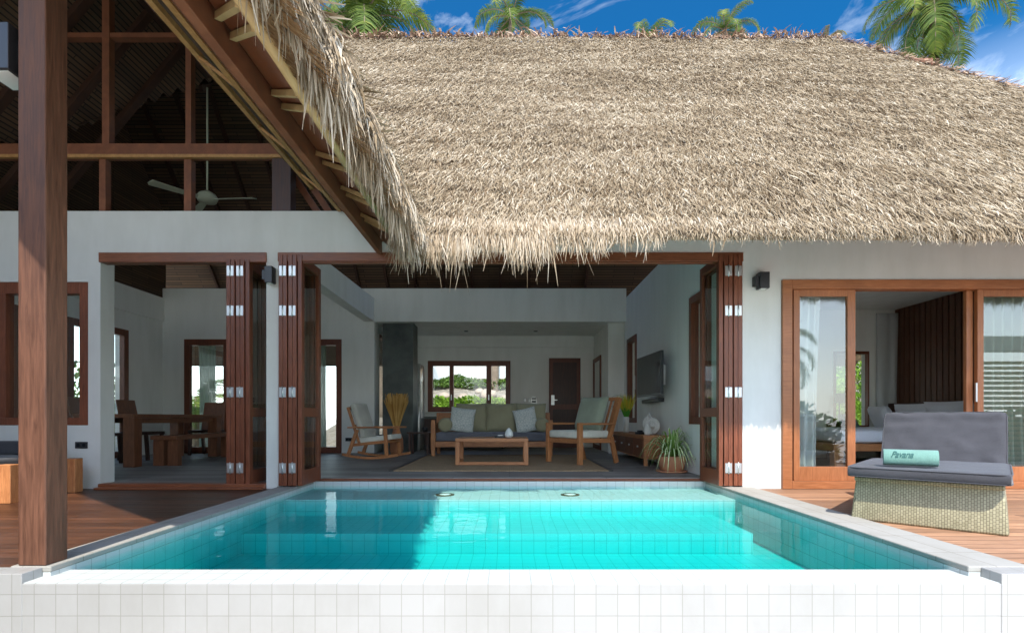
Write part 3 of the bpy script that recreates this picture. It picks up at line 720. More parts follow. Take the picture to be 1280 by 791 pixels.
# fringe of the porch eave
def porch_fringe(name, k, seed, lr=(.12,.42), out=(.25,1.0), mat='fringe', wid=(.0025,.0065), x0=-.80, zr=(-.12,.03), beta=(2.2,1.8)):
    r = np.random.default_rng(seed); y = r.uniform(YN,4.5,k); x = x0+r.uniform(-.10,.02,k)
    z = CZ+1.62+(-.8-x)*.8+r.uniform(*zr, k)
    cl = .6+.4*np.sin(y*9+np.sin(y*23)*1.3)
    L = r.uniform(*lr, k)*cl; o = r.uniform(*out, k); ly = r.normal(0,.16,k)
    P0 = np.stack([x,y,z],1); P1 = P0+np.stack([o*L*.34, ly*L*.3, -.22*L],1); P2 = P0+np.stack([o*L*.50, ly*L*.7, -.60*L],1); P3 = P0+np.stack([o*L*.56+r.normal(0,.012,k), ly*L+r.normal(0,.012,k), -1.0*L],1)
    a = r.uniform(-1.4,1.4,k); w_ = r.uniform(*wid, k)
    return tag(strands(name, np.stack([P0,P1,P2,P3],1), np.stack([np.cos(a)*w_,np.sin(a)*w_,a*0],1), (1,1,.8,.25), r.beta(*beta, k), M[mat], pr), kind='stuff')
porch_fringe('eave_fringe', 8000, 21, (.08,.30), (.5,1.2), x0=-.82, zr=(-.10,.04))
porch_fringe('eave_fringe', 6000, 22, (.05,.2), (.6,1.3), 'fringe', x0=-.80, zr=(-.02,.06))
porch_fringe('eave_fringe', 1600, 24, (.15,.42), (.1,.6), 'fringe', x0=-.82, zr=(-.14,-.06))
r = np.random.default_rng(31); k = 7000; y = r.uniform(YN,4.8,k); x = r.uniform(-1.06,-.83,k)
P0 = np.stack([x,y,CZ+1.6+.8*(-x-1)-r.uniform(0,.02,k)],1); D = np.stack([np.full(k,.78),r.normal(0,.18,k),-.62+r.normal(0,.08,k)],1); L = r.uniform(.08,.22,k)
strands('underside_straw', np.stack([P0,P0+D*L[:,None]*.5,P0+D*L[:,None]],1), np.stack([r.uniform(-.001,.001,k),r.uniform(.002,.004,k),r.uniform(-.001,.001,k)],1), (1,.9,.4), r.beta(2,2,k), M['understraw'], pr)
r = np.random.default_rng(33); k = 26000; x = r.uniform(-7.2,-.8,k); y = r.uniform(YN,8.0,k); po = porch_lv(x)+.22
ok = (po > UE+(y-DE)*TS-.1); x, y, po = x[ok], y[ok], po[ok]; k = len(x); sg = np.where(x >= -PX, 1, -1)
P0 = np.stack([x,y,po],1); D = np.stack([sg*.75,r.normal(0,.3,k),-.6+r.uniform(.05,.4,k)],1); L = r.uniform(.12,.3,k)
strands('thatch_surface', np.stack([P0,P0+D*L[:,None]*.5,P0+D*L[:,None]],1), np.stack([r.normal(0,.002,k),r.uniform(.005,.012,k),r.normal(0,.002,k)],1), (1,.9,.3), r.beta(2,2,k), M['thatch'], pr)

# ------------------------------------------------------------------ furniture helpers
def PT(t, name, mb, mat, **k): return obj(name, mb, M[mat], t, **k)
def solo(name, mb, mat, label, cat, loc=(0,0,0), rz=0, group=None, **k):
    o = obj(name, mb, M[mat], None, **k); o.location = loc; o.rotation_euler = (0,0,rz); return tag(o, label, cat, group)
FZ = .03
# sofa
sx0, sx1, sy0, sy1 = -1.42, .78, 9.55, 10.35
t = thing('sofa', 'long teak sofa with dark grey seat mattress facing the pool', 'sofa', ((sx0+sx1)/2, sy0, FZ))
hw = (sx1-sx0)/2
g = MB(); g.box(-hw+.07,hw-.07,.02,.05,.17,.27); g.box(-hw+.07,hw-.07,.74,.78,.17,.27); g.box(-hw+.07,hw-.07,.05,.74,.22,.25); PT(t,'seat_frame',g,'teakh',bevel=.004)
g = MB(); g.box(-hw+.08,hw-.08,.02,.72,.275,.435); PT(t,'seat_mattress',g,'sofagrey',bevel=.03,seg=4)
g = MB(); g.box(-hw+.05,hw-.05,.72,.77,.43,.80); PT(t,'backrest',g,'teakh',bevel=.01)
for s_ in (-1,1):
    x = s_*(hw-.035)
    for y in (.0,.72):
        g = MB(); top = .66 if y == 0 else .80
        g.prism([(x-.03,0),(x+.03,0),(x+.045,top*.45),(x+.035,top),(x-.035,top),(x-.045,top*.45)], y, y+.06); PT(t,'leg',g,'teak',bevel=.006)
    g = MB(); g.box(x-.035,x+.035,.061,.719,.55,.59); PT(t,'armrest',g,'teakh',bevel=.006)
def cushion(name, mat, label, x, y, z, w, h, th, rz=0, rx=0, ry=0, cat='cushion', group=None, pinch=.05):
    g = MB(); g.pillow(Matrix.Rotation(rx,4,'X') @ Matrix.Rotation(ry,4,'Y'), w, h, th, 16, pinch)
    return solo(name, g, mat, label, cat, (x,y,z), rz, group)
GC = 'square olive back cushions along the sofa'
cushion('back_cushion','olive','olive back cushion at the left end of the sofa, half behind a white one',-.72,10.08,.735,.62,.56,.2,0,-.2,0,group=GC)
cushion('back_cushion','olive','olive back cushion in the middle of the sofa, nothing in front of it',-.17,10.06,.735,.60,.56,.2,0,-.2,0,group=GC)
cushion('back_cushion','olive','olive back cushion at the right end of the sofa, half behind a white one',.40,10.08,.735,.60,.56,.2,0,-.2,0,group=GC)
GW = 'white patterned scatter cushions on the sofa'
cushion('scatter_cushion','whitec','white patterned cushion leaning at the left end of the sofa',-.88,9.82,.69,.46,.46,.13,.05,-.22,.12,group=GW)
cushion('scatter_cushion','whitec','white patterned cushion leaning at the right end of the sofa',.30,9.82,.685,.42,.46,.13,-.1,-.22,-.22,group=GW)
GB = 'olive bolsters at the sofa ends'
for x, lb in ((-1.18,'round olive bolster against the left arm of the sofa'),(.60,'round olive bolster against the right arm of the sofa')):
    g = MB(); g.tube([(0,-.27,0),(0,-.25,0),(0,.25,0),(0,.27,0)], (.09,.128,.128,.09), 24)
    solo('bolster', g, 'olive', lb, 'bolster', (x,9.88,.598), 0, GB)
# coffee table
t = thing('coffee_table', 'low teak coffee table with open frame legs on the jute rug', 'table', (-.26,7.72,.040))
g = MB(); g.box(-.535,.535,0,.68,.34,.39); PT(t,'tabletop',g,'teakh',bevel=.005)
for sx in (-1,1):
    for y in (0,.615):
        g = MB(); g.box(sx*.535-(.065 if sx>0 else 0),sx*.535+(0 if sx>0 else .065),y,y+.065,0,.339); PT(t,'leg',g,'teak',bevel=.004)
g = MB(); g.box(-.469,.469,.005,.06,.001,.045); PT(t,'stretcher',g,'teakh',bevel=.004)
g = MB(); g.box(-.53,-.475,.066,.614,.001,.045); g.box(.475,.53,.066,.614,.001,.045); PT(t,'stretcher',g,'teakh',bevel=.004)
g = MB(); g.lathe([(.03,0),(.062,.02),(.066,.05),(.05,.10),(.025,.135),(.006,.145)], (0,0,0), 24)
solo('egg_vase', g, 'ceramic', 'small white egg shaped ornament on the coffee table', 'ornament', (-.01,7.98,.4305))
g = MB(); g.box(-.075,.075,-.05,.05,0,.03); t2 = solo('remote_control', g, 'black', 'small dark gadget beside the white egg on the coffee table', 'gadget', (-.15,7.99,.4305), .2, bevel=.008)
g = MB(); g.box(-.03,.04,-.03,.03,.0305,.036); obj('button_plate', g, M['chrome'], t2)
# rug
g = MB(); g.box(-1.52,1.30,6.92,9.9,.0315,.040); t = solo('rug', g, 'jute', 'large brown woven jute rug with black edging under the coffee table', 'rug')
for a, b_ in ((-1.585,-1.521),(1.301,1.36)):
    g = MB(); g.box(a,b_,6.92,9.9,.0315,.042); obj('edging', g, M['black'], t)
# rocking chair
def rocker():
    t = thing('rocking_chair', 'teak rocking chair with pale cushions at the left edge of the rug', 'rocking chair', (-2.32,9.25,FZ), -.16)
    for s_ in (-1,1):
        y = s_*.30
        pts = [(-.50+.1*k, y, .02+.30*((-.50+.1*k)*1.0)**2*.75) for k in range(11)]
        g = MB()
        for a, b_ in zip(pts, pts[1:]): g.bar(a, (b_[0]+.004,b_[1],b_[2]), .035, .04)
        PT(t,'runner',g,'teak')
        g = MB(); g.bar((.30,y,.035),(.27,y,.52), .035,.06,(1,0,0)); PT(t,'leg',g,'teak',bevel=.005)
        g = MB(); g.bar((-.40,y,.05),(-.23,y,.50), .035,.06,(1,0,0)); PT(t,'leg',g,'teak',bevel=.005)
        g = MB(); g.box(-.40,.42,y-.035,y+.035,.522,.55); PT(t,'armrest',g,'teakh',bevel=.008)
        g = MB(); g.bar((-.32,y*.86,.235),(.32,y*.86,.30), .03,.05); PT(t,'side_rail',g,'teakh',bevel=.004)
        g = MB(); g.bar((-.20,y*.86,.23),(-.42,y*.86,.88), .03,.045,(1,0,0)); PT(t,'back_post',g,'teak',bevel=.004)
    for q_ in (((.30,-.26,.29),(.30,.26,.29),.05,.03),((-.41,-.25,.86),(-.41,.25,.86),.03,.05),((-.30,-.25,.56),(-.30,.25,.56),.02,.05)): g = MB(); g.bar(*q_); PT(t,'cross_rail',g,'teakh',bevel=.003)
    g = MB(); Mx = T(.02,0,.335,0,0,0) @ Matrix.Rotation(-.12,4,'Y')
    g.box(-.30,.34,-.25,.25,-.045,.045); g.v = [tuple(Mx @ Vector(v)) for v in g.v]; PT(t,'seat_cushion',g,'cream',bevel=.025,seg=4)
    g = MB(); Mx = T(-.24,0,.62) @ Matrix.Rotation(.30+PI/2*0,4,'Y')
    g.box(-.055,.055,-.25,.25,-.30,.32); Mx = T(-.25,0,.64) @ Matrix.Rotation(-.32,4,'Y'); g.v = [tuple(Mx @ Vector(v)) for v in g.v]; PT(t,'back_cushion',g,'beige',bevel=.035,seg=4)
rocker()
# armchair
def armchair():
    cx, cy = 1.10, 8.25
    t = thing('armchair', 'teak armchair with cream seat and grey green back cushion right of the sofa', 'armchair', (cx,cy,FZ+.008), math.atan2(-.56,-.83))
    # local +x = facing
    for s_ in (-1,1):
        y = s_*.37
        g = MB(); g.bar((.33,y,0),(.33,y,.62),.06,.075,(1,0,0)); PT(t,'leg',g,'teak',bevel=.006)
        g = MB(); g.bar((-.42,y,0),(-.30,y,.40),.05,.07,(1,0,0)); PT(t,'leg',g,'teak',bevel=.006)
        g = MB(); g.bar((-.38,y,.60),(.37,y,.60),.06,.03); PT(t,'armrest',g,'teakh',bevel=.006)
        g = MB(); g.bar((-.30,y,.34),(.31,y,.36),.03,.07); PT(t,'side_rail',g,'teakh',bevel=.004)
        g = MB(); g.bar((-.28,y*.95,.36),(-.52,y*.95,1.0),.04,.07,(1,0,0)); PT(t,'back_post',g,'teak',bevel=.006)
    g = MB(); g.bar((.33,-.34,.345),(.33,.34,.345),.03,.07); PT(t,'front_rail',g,'teakh',bevel=.004)
    g = MB()
    for k in range(7):
        y = -.27+.09*k; g.bar((-.30,y,.40),(-.51,y,.97),.035,.015,(1,0,0))
    g.bar((-.51,-.34,.99),(-.51,.34,.99),.04,.05); PT(t,'backrest',g,'teakh')
    g = MB(); g.box(-.30,.36,-.33,.33,.385,.50); PT(t,'seat_cushion',g,'cream',bevel=.03,seg=4)
    g = MB(); g.pillow(T(-.24,0,.76,0,0,-.33) @ Matrix.Rotation(PI/2,4,'Z') @ Matrix.Rotation(.0,4,'Y'), .60,.56,.2,16,.04)
    PT(t,'back_cushion',g,'sage')
armchair()
# dried stalks in a vase
t = thing('dried_stalk_vase', 'brown floor vase of tall dried stalks behind the rocking chair', 'vase', (-2.13,9.95,FZ))
g = MB(); g.lathe([(.09,0),(.13,.1),(.12,.3),(.07,.45),(.06,.50)], (0,0,0), 20); PT(t,'pot',g,'terracotta')
r = np.random.default_rng(2); k = 260; a = r.uniform(0,2*PI,k); sp = r.uniform(0,.24,k)**1; L = r.uniform(.5,.72,k)
P0 = np.stack([.03*np.cos(a),.03*np.sin(a),np.full(k,.45)],1); P2 = np.stack([sp*np.cos(a),sp*np.sin(a)*.6,.45+L],1); P1 = (P0+P2)/2+np.stack([-.012*np.cos(a),a*0,a*0],1)
strands('stalks', np.stack([P0,P1,P2],1), np.stack([r.uniform(.004,.008,k),r.uniform(-.003,.003,k),a*0],1), (.5,1,1), r.beta(2,2,k), M['drygrass'], t)
# sideboard
t = thing('sideboard', 'low teak sideboard with drawers along the right wall under the television', 'sideboard', (2.12,7.66,FZ))
g = MB(); g.box(-.18,.18,0,2.3,.40,.445); PT(t,'top',g,'teakh',bevel=.004)
g = MB(); g.box(-.165,.17,.02,2.28,.10,.399); PT(t,'body',g,'teakh')
for k in range(4):
    g = MB(); g.box(-.178,-.1655,.05+k*.56,.05+k*.56+.53,.12,.385); d_ = PT(t,'drawer_front',g,'dinewood',bevel=.003)
    g = MB(); g.tube([(-.179,.315+k*.56,.27),(-.2,.315+k*.56,.27)],.015,10); PT(d_,'knob',g,'chrome')
for y in (.03,2.2):
    for x in (-.16,.11):
        g = MB(); g.box(x,x+.05,y,y+.05,0,.0995); PT(t,'leg',g,'teak')
# tv
t = thing('television', 'flat screen television on a wall arm above the sideboard', 'television', (2.26,7.97,1.37))
Mt = T(-.15,0,0,.06)
g = MB(); g.box(-.02,.02,-.56,.56,-.31,.31); g.v = [tuple(Mt @ Vector(v)) for v in g.v]; PT(t,'casing',g,'black',bevel=.004)
g = MB(); g.box(-.024,-.0205,-.54,.54,-.285,.295); g.v = [tuple(Mt @ Vector(v)) for v in g.v]; PT(t,'screen',g,'screen')
g = MB(); g.bar((-.13,0,0),(.03,.0,0),.12,.16); g.box(.03,.055,-.12,.12,-.15,.15); PT(t,'wall_bracket',g,'chrome')
g = MB(); g.box(-.05,.04,-.55,.45,-.03,.03); solo('soundbar', g, 'black', 'slim black soundbar fixed to the wall below the television', 'soundbar', (2.275,8.45,1.0), bevel=.01)
# coloured grass vase
t = thing('grass_vase', 'white cylinder vase of green and yellow grass at the far end of the sideboard', 'vase', (2.08,9.42,FZ+.446))
g = MB(); g.lathe([(.05,0),(.052,.26),(.045,.27)], (0,0,0), 20); PT(t,'vase',g,'ceramic')
r = np.random.default_rng(8); k = 150; a = r.uniform(0,2*PI,k); sp = r.uniform(0,.17,k); L = r.uniform(.28,.46,k)
P0 = np.stack([.02*np.cos(a),.02*np.sin(a),np.full(k,.24)],1); P1 = P0+np.stack([sp*.4*np.cos(a),sp*.4*np.sin(a),L*.45],1); P2 = P0+np.stack([sp*np.cos(a),sp*np.sin(a),L],1)
wv = np.stack([r.uniform(.003,.006,k),r.uniform(-.003,.003,k),a*0],1)
strands('lower_leaves', np.stack([P0,(P0+P1)/2,P1],1), wv, (.8,1,1), r.uniform(0,.25,k), M['grasstop'], t)
strands('upper_leaves', np.stack([P1,(P1+P2)/2,P2],1), wv, (1,.8,.2), r.uniform(.45,1,k), M['grasstop'], t)
# shell ornament : ring coral + small jar
t = thing('shell_ornament', 'large pale spiral shell ornament on the near end of the sideboard', 'ornament', (2.13,7.95,FZ+.446))
pts = []; rad = []
for i in range(46):
    u = i/45; a = u*2.3*2*PI-.6; rr = .03+.085*u; pts.append((.10*(u-.5),rr*math.cos(a),.14+rr*math.sin(a))); rad.append(.014+.040*u)
Mo = Matrix.Rotation(.95,4,'Z')
g = MB(); g.tube([Mo @ Vector(p) for p in pts], rad, 14); PT(t,'spiral',g,'shell')
for dx, dy, h in ((0,.10,.33),(.03,.16,.25),(0,.02,.27),(-.02,-.06,.22)):
    g = MB(); g.tube([(dx,dy,.10),(dx+.01,dy+.02,h*.75),(dx,dy+.03,h)], (.055,.035,.006), 12); PT(t,'spine',g,'shell')
g = MB(); g.lathe([(.04,0),(.055,.05),(.05,.10),(.03,.15),(.034,.165),(.028,.17)], (0,0,0), 18)
solo('small_jar', g, 'shell', 'small pale rounded jar beside the spiral shell on the sideboard', 'jar', (2.03,7.78,FZ+.4465))
g = MB(); g.box(-.05,.05,-.07,.07,0,.035); g.box(-.03,.03,-.04,.04,.0355,.06)
solo('desk_set', g, 'black', 'small black box lying behind the jar on the sideboard', 'box', (2.02,8.18,FZ+.4465), .2, bevel=.004)
# standing fan
t = thing('standing_fan', 'pale round standing fan behind the armchair', 'fan', (2.10,10.3,FZ))
g = MB(); g.lathe([(.17,0),(.17,.02),(.03,.04),(.015,.06)], (0,0,0), 24); g.tube([(0,0,.05),(0,0,.88)], .014, 10); PT(t,'stand',g,'whiteplastic')
g = MB()
for rr in (.16,.165,.11,.06): g.tube([(rr*math.cos(a*PI/16),-.05,.98+rr*math.sin(a*PI/16)) for a in range(33)], .0035, 6)
for a in range(16): g.tube([(.02*math.cos(a*PI/8),-.055,.98+.02*math.sin(a*PI/8)),(.162*math.cos(a*PI/8),-.05,.98+.162*math.sin(a*PI/8))], .002, 5)
PT(t,'guard',g,'chrome')
g = MB()
for a in range(3):
    b_ = a*2*PI/3; q = [(0.02,-.25),(.14,-.5),(.15,.35),(.03,.4)]
    vs = [(rr*math.cos(b_+an*1.2),-.02,.98+rr*math.sin(b_+an*1.2)) for rr, an in q]; g.add(vs, [(0,1,2,3)])
g.tube([(0,-.04,.98),(0,.06,.98)], .04, 14); PT(t,'blades',g,'appliance')
# potted striped plant
t = thing('potted_plant', 'striped arching spider plant in a round terracotta pot by the folding doors', 'plant', (2.10,6.84,FZ))
g = MB(); g.lathe([(.10,0),(.15,.04),(.175,.14),(.175,.20),(.165,.21),(.15,.20),(.148,.17)], (0,0,.0), 28); PT(t,'pot',g,'terracotta')
g = MB(); g.lathe([(.14,.0),(.19,.004),(.20,.022),(.185,.022)], (0,0,-.0005), 28); PT(t,'saucer',g,'terracotta')
r = np.random.default_rng(14); k = 110; a = r.uniform(0,2*PI,k); R0 = r.uniform(.10,.52,k); H = r.uniform(.14,.36,k)*(1.15-R0)
pts = []
for i, u in enumerate(np.linspace(0,1,8)):
    rr = R0*u**.9; z = .19+H*np.sin(np.minimum(u*1.9,PI)*1.0)*1.35-R0*.75*u**2.4
    pts.append(np.stack([(.02+rr)*np.cos(a),(.02+rr)*np.sin(a),np.maximum(z,-.0+.03)],1))
P = np.stack(pts,1); strands('leaves', P, np.stack([-np.sin(a)*.010,np.cos(a)*.010,a*0],1), (.6,1,1,1,.95,.8,.5,.12), r.uniform(.05,.5,k), M['spider'], t)
strands('leaf_margins', P+np.array([0,0,.003]), np.stack([-np.sin(a)*.006,np.cos(a)*.006,a*0],1), (.6,1,1,1,.9,.7,.4,.1), r.uniform(.6,1,k), M['spider'], t)
# kitchen
t = thing('kitchen_counter', 'dark green stone kitchen counter below the back window', 'counter', (-1.1,12.3,FZ))
g = MB(); g.box(-.92,1.0,-.28,.16,.68,.73); PT(t,'worktop',g,'counter',bevel=.004)
g = MB(); g.box(-.88,.96,-.22,.16,.08,.679); PT(t,'cupboard',g,'darkwood')
g = MB(); g.box(-.88,.96,-.20,.15,0,.079); PT(t,'plinth',g,'black')
t = thing('refrigerator', 'tall pale glossy rounded refrigerator beside the slate column', 'refrigerator', (-2.19,11.75,FZ))
g = MB(); g.prism([(-.3,0),(.3,0),(.3,1.78),(.22,1.88),(-.22,1.88),(-.3,1.78)], -.3, .25); g.v = [(y_, x_, z_) for x_, y_, z_ in g.v]
PT(t,'body',g,'appliance',bevel=.03,seg=4)
g = MB(); g.box(.26,.28,-.2,-.17,.7,1.5); PT(t,'handle',g,'chrome')
t = thing('side_table', 'small dark side table between rocking chair and sofa', 'table', (-1.72,10.15,FZ))
g = MB(); g.box(-.22,.22,-.2,.2,.40,.43); PT(t,'tabletop',g,'darkwood',bevel=.003)
for x in (-.19,.15):
    for y in (-.18,.14): g = MB(); g.box(x,x+.04,y,y+.04,0,.3995); PT(t,'leg',g,'darkwood')
g = MB(); g.lathe([(.05,0),(.055,.08),(.05,.085)], (0,0,0), 16); solo('cup', g, 'black', 'dark cup on the small side table by the sofa', 'cup', (-1.62,10.12,FZ+.431))
for i, (px, lb) in enumerate(((656.5,'left one of the two small white switches beside the wooden entry door'),(661.5,'right one of the two small white switches beside the wooden entry door'))):
    g = MB(); g.box(-.035,.035,-.012,0,-.05,.05); s_ = solo('light_switch', g, 'whiteplastic', lb, 'switch', ((px-637)/F*12.5,12.5485,1.15), 0, 'white switches by the entry door', bevel=.003)
    g = MB(); g.box(-.012,.012,-.016,-.0125,-.02,.02); obj('rocker', g, M['chrome'], s_)
g = MB(); g.box(-.065,.065,-.012,0,-.075,.075); s_ = solo('control_panel', g, 'chrome', 'grey double control panel between the switches and the entry door', 'panel', ((667.5-637)/F*12.5,12.5485,1.15), bevel=.003)
g = MB(); g.box(-.05,.05,-.015,-.0125,.01,.06); g.box(-.05,.05,-.015,-.0125,-.06,-.01); obj('dial_plate', g, M['black'], s_)
def socket(x, y, z, lb):
    g = MB(); g.box(-.065,.065,-.012,0,-.035,.035); s_ = solo('wall_socket', g, 'black', lb, 'socket', (x,y,z), 0, 'black wall sockets', bevel=.004)
    g = MB(); g.tube([(-.03,-.0125,0),(-.03,-.014,0)], .018, 12); g.tube([(.03,-.0125,0),(.03,-.014,0)], .018, 12); obj('plug_hole', g, M['screen'], s_)
socket((102.5-637)/F*5.6, 5.5985, CZ-(556-522)/F*5.6, 'black double socket on the outside wall beside the left window')
socket((436-637)/F*10.5, 10.4985, .30, 'black double socket low on the inner wall behind the rocking chair')
def wall_lamp(x, z, lb, w=.10, y=5.5985):
    t = thing('wall_lamp', lb, 'lamp', (x,y,z), 0, 'black box wall lamps on the facade')
    g = MB(); g.box(-w/2-.035,-w/2,-.09,0,-.05,.05); PT(t,'bracket',g,'black',bevel=.003)
    g = MB(); g.box(-w/2+.0005,w/2,-.11,-.01,-.085,.085); PT(t,'lamp_housing',g,'black',bevel=.004)
    g = MB(); g.box(-w/2+.02,w/2-.02,-.09,-.03,-.089,-.0855); PT(t,'lens',g,'ceramic')
wall_lamp((950-637)/F*5.6, CZ+(522-353)/F*5.6, 'black box lamp on the white wall between folding doors and bedroom')
wall_lamp((341-637)/F*5.6, CZ+(522-346)/F*5.6, 'black box lamp on the narrow pillar between the two left door stacks', .08)
t = thing('spotlight', 'large black box spotlight fixed to the left side of the thick post', 'lamp', (-2.4255,2.67,2.55))
g = MB(); g.box(-.17,-.025,-.09,.09,-.115,.115); PT(t,'lamp_housing',g,'black',bevel=.005)
g = MB(); g.box(-.0245,-.0005,-.04,.04,-.06,.06); PT(t,'bracket',g,'black')
g = MB(); g.box(-.155,-.04,-.075,.075,-.119,-.1155); PT(t,'lens',g,'ceramic')
# ceiling fan
t = thing('ceiling_fan', 'olive white three bladed ceiling fan hanging in the open left roof', 'ceiling fan', (-3.98,6.95,3.62))
g = MB(); g.lathe([(.03,-.07),(.11,-.05),(.13,0),(.10,.05),(.03,.09)], (0,0,0), 20); PT(t,'motor',g,'fan')
top = porch_l(-3.98)-3.64; g = MB(); g.tube([(0,0,.09),(0,0,min(top, 1.45))], .012, 8); PT(t,'rod',g,'fan')
for a in (-.12, 2.35, 4.1):
    g = MB(); ca, sa = math.cos(a), math.sin(a)
    L0, L1, hw_ = .11, .66, .055
    vs = []
    for (l, w_, z) in ((L0,-.03,-.01),(L1,-hw_,-.03),(L1+.03,0,-.03),(L1,hw_,.0),(L0,.03,.01)):
        for dz in (-.004,.004): vs.append((l*ca-w_*sa, l*sa+w_*ca, z+dz-.02))
    n = 5; g.add(vs, [tuple(range(0,10,2)), tuple(range(9,-1,-2))]+[(2*i,2*((i+1)%n),2*((i+1)%n)+1,2*i+1) for i in range(n)])
    PT(t,'blade',g,'fan')
# dining set
t = thing('dining_table', 'long dark teak dining table with square legs in the dining room', 'table', (-5.75,7.45,FZ))
g = MB(); g.box(-.42,.45,0,2.3,.70,.755); PT(t,'tabletop',g,'dinewood',bevel=.004)
g = MB(); g.box(-.34,-.30,.1,2.2,.62,.699); g.box(.33,.37,.1,2.2,.62,.699); PT(t,'apron',g,'dinewood')
for x in (-.41,.28):
    for y in (.02,2.12): g = MB(); g.box(x,x+.16,y,y+.16,0,.6995); PT(t,'leg',g,'dinewood',bevel=.005)
t = thing('bench', 'low dark teak bench along the right side of the dining table', 'bench', (-5.02,7.65,FZ))
g = MB(); g.box(-.19,.19,0,2.1,.38,.44); PT(t,'seat',g,'dinewood',bevel=.004)
for y in (.05,1.85):
    for x in (-.18,.03): g = MB(); g.box(x,x+.15,y,y+.10,0,.3795); PT(t,'leg',g,'dinewood',bevel=.004)
def dchair(lb, loc, rz):
    t = thing('dining_chair', lb, 'chair', loc, rz, 'dark dining chairs at the table')
    g = MB(); g.box(-.23,.23,-.23,.22,.42,.47); PT(t,'seat',g,'darkwood',bevel=.01)
    g = MB(); g.bar((-.19,0,.55),(-.27,0,.98),.44,.03,(0,1,0)) if False else g.add([(-.21,-.22,.47),(-.18,-.22,.47),(-.18,.22,.47),(-.21,.22,.47),(-.31,-.21,1.0),(-.285,-.21,1.0),(-.285,.21,1.0),(-.31,.21,1.0)], [(0,3,2,1),(4,5,6,7),(0,1,5,4),(1,2,6,5),(2,3,7,6),(3,0,4,7)])
    PT(t,'backrest',g,'dinewood',bevel=.006)
    for x, sx in ((-.20,-.05),(.19,.03)):
        for y in (-.2,.19): g = MB(); g.bar((x+sx,y,0),(x,y,.4195),.045,.045,(1,0,0)); PT(t,'leg',g,'darkwood')
    return t
c1 = dchair('dark dining chair pulled up at the left side of the table, farther one', (-6.18,8.9,FZ), .0)
copy_tree(c1, (-6.20,7.95,FZ), .1, 'dark dining chair at the left side of the table, nearest to the deck')
copy_tree(c1, (-5.80,10.12,FZ), -PI/2, 'dark dining chair at the far end of the table before the glass door')
# outdoor bench at left
t = thing('outdoor_daybed', 'wooden outdoor daybed with dark grey mattress behind the thick post', 'daybed', (-5.3,4.95,-.021))
g = MB(); g.box(-1.0,.80,-.3,.42,.18,.22); PT(t,'frame',g,'teakh',bevel=.004)
for x in (-1.0,.80):
    for y in (-.33,.36): g = MB(); g.box(x,x+.13,y,y+.10,0,.34); PT(t,'leg',g,'teak',bevel=.005)
g = MB(); g.box(.72,.79,.10,.36,.221,.33); PT(t,'slat',g,'teak')
g = MB(); g.box(-.98,.70,-.28,.40,.2205,.38); PT(t,'mattress',g,'grey',bevel=.03,seg=4)
g = MB(); g.box(-.98,.78,.30,.40,.3805,.52); PT(t,'back_cushion',g,'grey',bevel=.03,seg=4)
# lounger
ang = math.atan2(-.68,.73)
t = thing('wicker_lounger', 'pale woven wicker daybed with dark grey cushions on the right deck', 'lounger', (2.53,3.92,-.0215), ang)
WL, DL = .86, 1.55
def frus(z0, z1, e0, e1, g, d=.0):
    g.add([(-e0,-e0,z0),(WL+e0,-e0,z0),(WL+e0,DL+e0,z0),(-e0,DL+e0,z0),(-e1,-e1,z1),(WL+e1,-e1,z1),(WL+e1,DL+e1,z1),(-e1,DL+e1,z1)], [(0,3,2,1),(4,5,6,7),(0,1,5,4),(1,2,6,5),(2,3,7,6),(3,0,4,7)])
g = MB(); frus(0,.30,0,-.028,g); PT(t,'wicker_base',g,'wicker',bevel=.018,seg=3)
g = MB(); frus(.285,.318,-.020,-.020,g); PT(t,'rim',g,'wicker',bevel=.012,seg=3)
g = MB()
nx = 22
def softbox(g, Mx, sx, sy, sz, n=18, sag=.012, seed=0):
    # rounded slab cushion with a lightly rumpled surface
    vs = []; fs = []
    def P3(u, v, s_):
        e = .985-.0; ru = 1-.02*(abs(v)**8); rv = 1-.02*(abs(u)**8)
        edge = max(0, 1-max(abs(u),abs(v))**10)**.5
        nz = noise.noise(Vector((u*4+seed, v*4, s_)))*sag + noise.noise(Vector((u*11+seed, v*3, s_)))*sag*.4*(abs(v)**2)
        return Mx @ Vector((u*ru*sx/2, v*rv*sy/2, s_*(sz/2*(.55+.45*edge))+nz*(edge)))
    for s_ in (1,-1):
        for j in range(n+1):
            for i in range(n+1):
                u = math.sin((-1+2*i/n)*PI/2)**1; v = math.sin((-1+2*j/n)*PI/2); vs.append(P3(u, v, s_))
    m_ = (n+1)**2
    for sd in (0,1):
        for j in range(n):
            for i in range(n):
                a = sd*m_+j*(n+1)+i; q = (a,a+1,a+n+2,a+n+1); fs.append(q if not sd else q[::-1])
    for i in range(n):
        for a, b_ in ((i,i+1),(n*(n+1)+i+1,n*(n+1)+i),((i+1)*(n+1),i*(n+1)),(i*(n+1)+n,(i+1)*(n+1)+n)): fs.append((b_,a,a+m_,b_+m_))
    g.add(vs, fs, True)
softbox(g, T(WL/2,.50,.36), WL+.03, 1.16, .085, 24, .008, 1); sc = PT(t,'seat_cushion',g,'grey')
def piping(Mx, sx, sy, par):
    for dz in (-.031,.031):
        pts = []
        for k in range(49):
            a = k/48*2*PI; c, s_ = math.cos(a), math.sin(a); e = .12
            pts.append(Mx @ Vector(((abs(c)**e)*(1 if c >= 0 else -1)*sx/2, (abs(s_)**e)*(1 if s_ >= 0 else -1)*sy/2, dz)))
        g = MB(); g.tube(pts, .0045, 6, False); PT(par,'piping',g,'grey')
piping(T(WL/2,.50,.36), WL+.028, 1.158, sc)
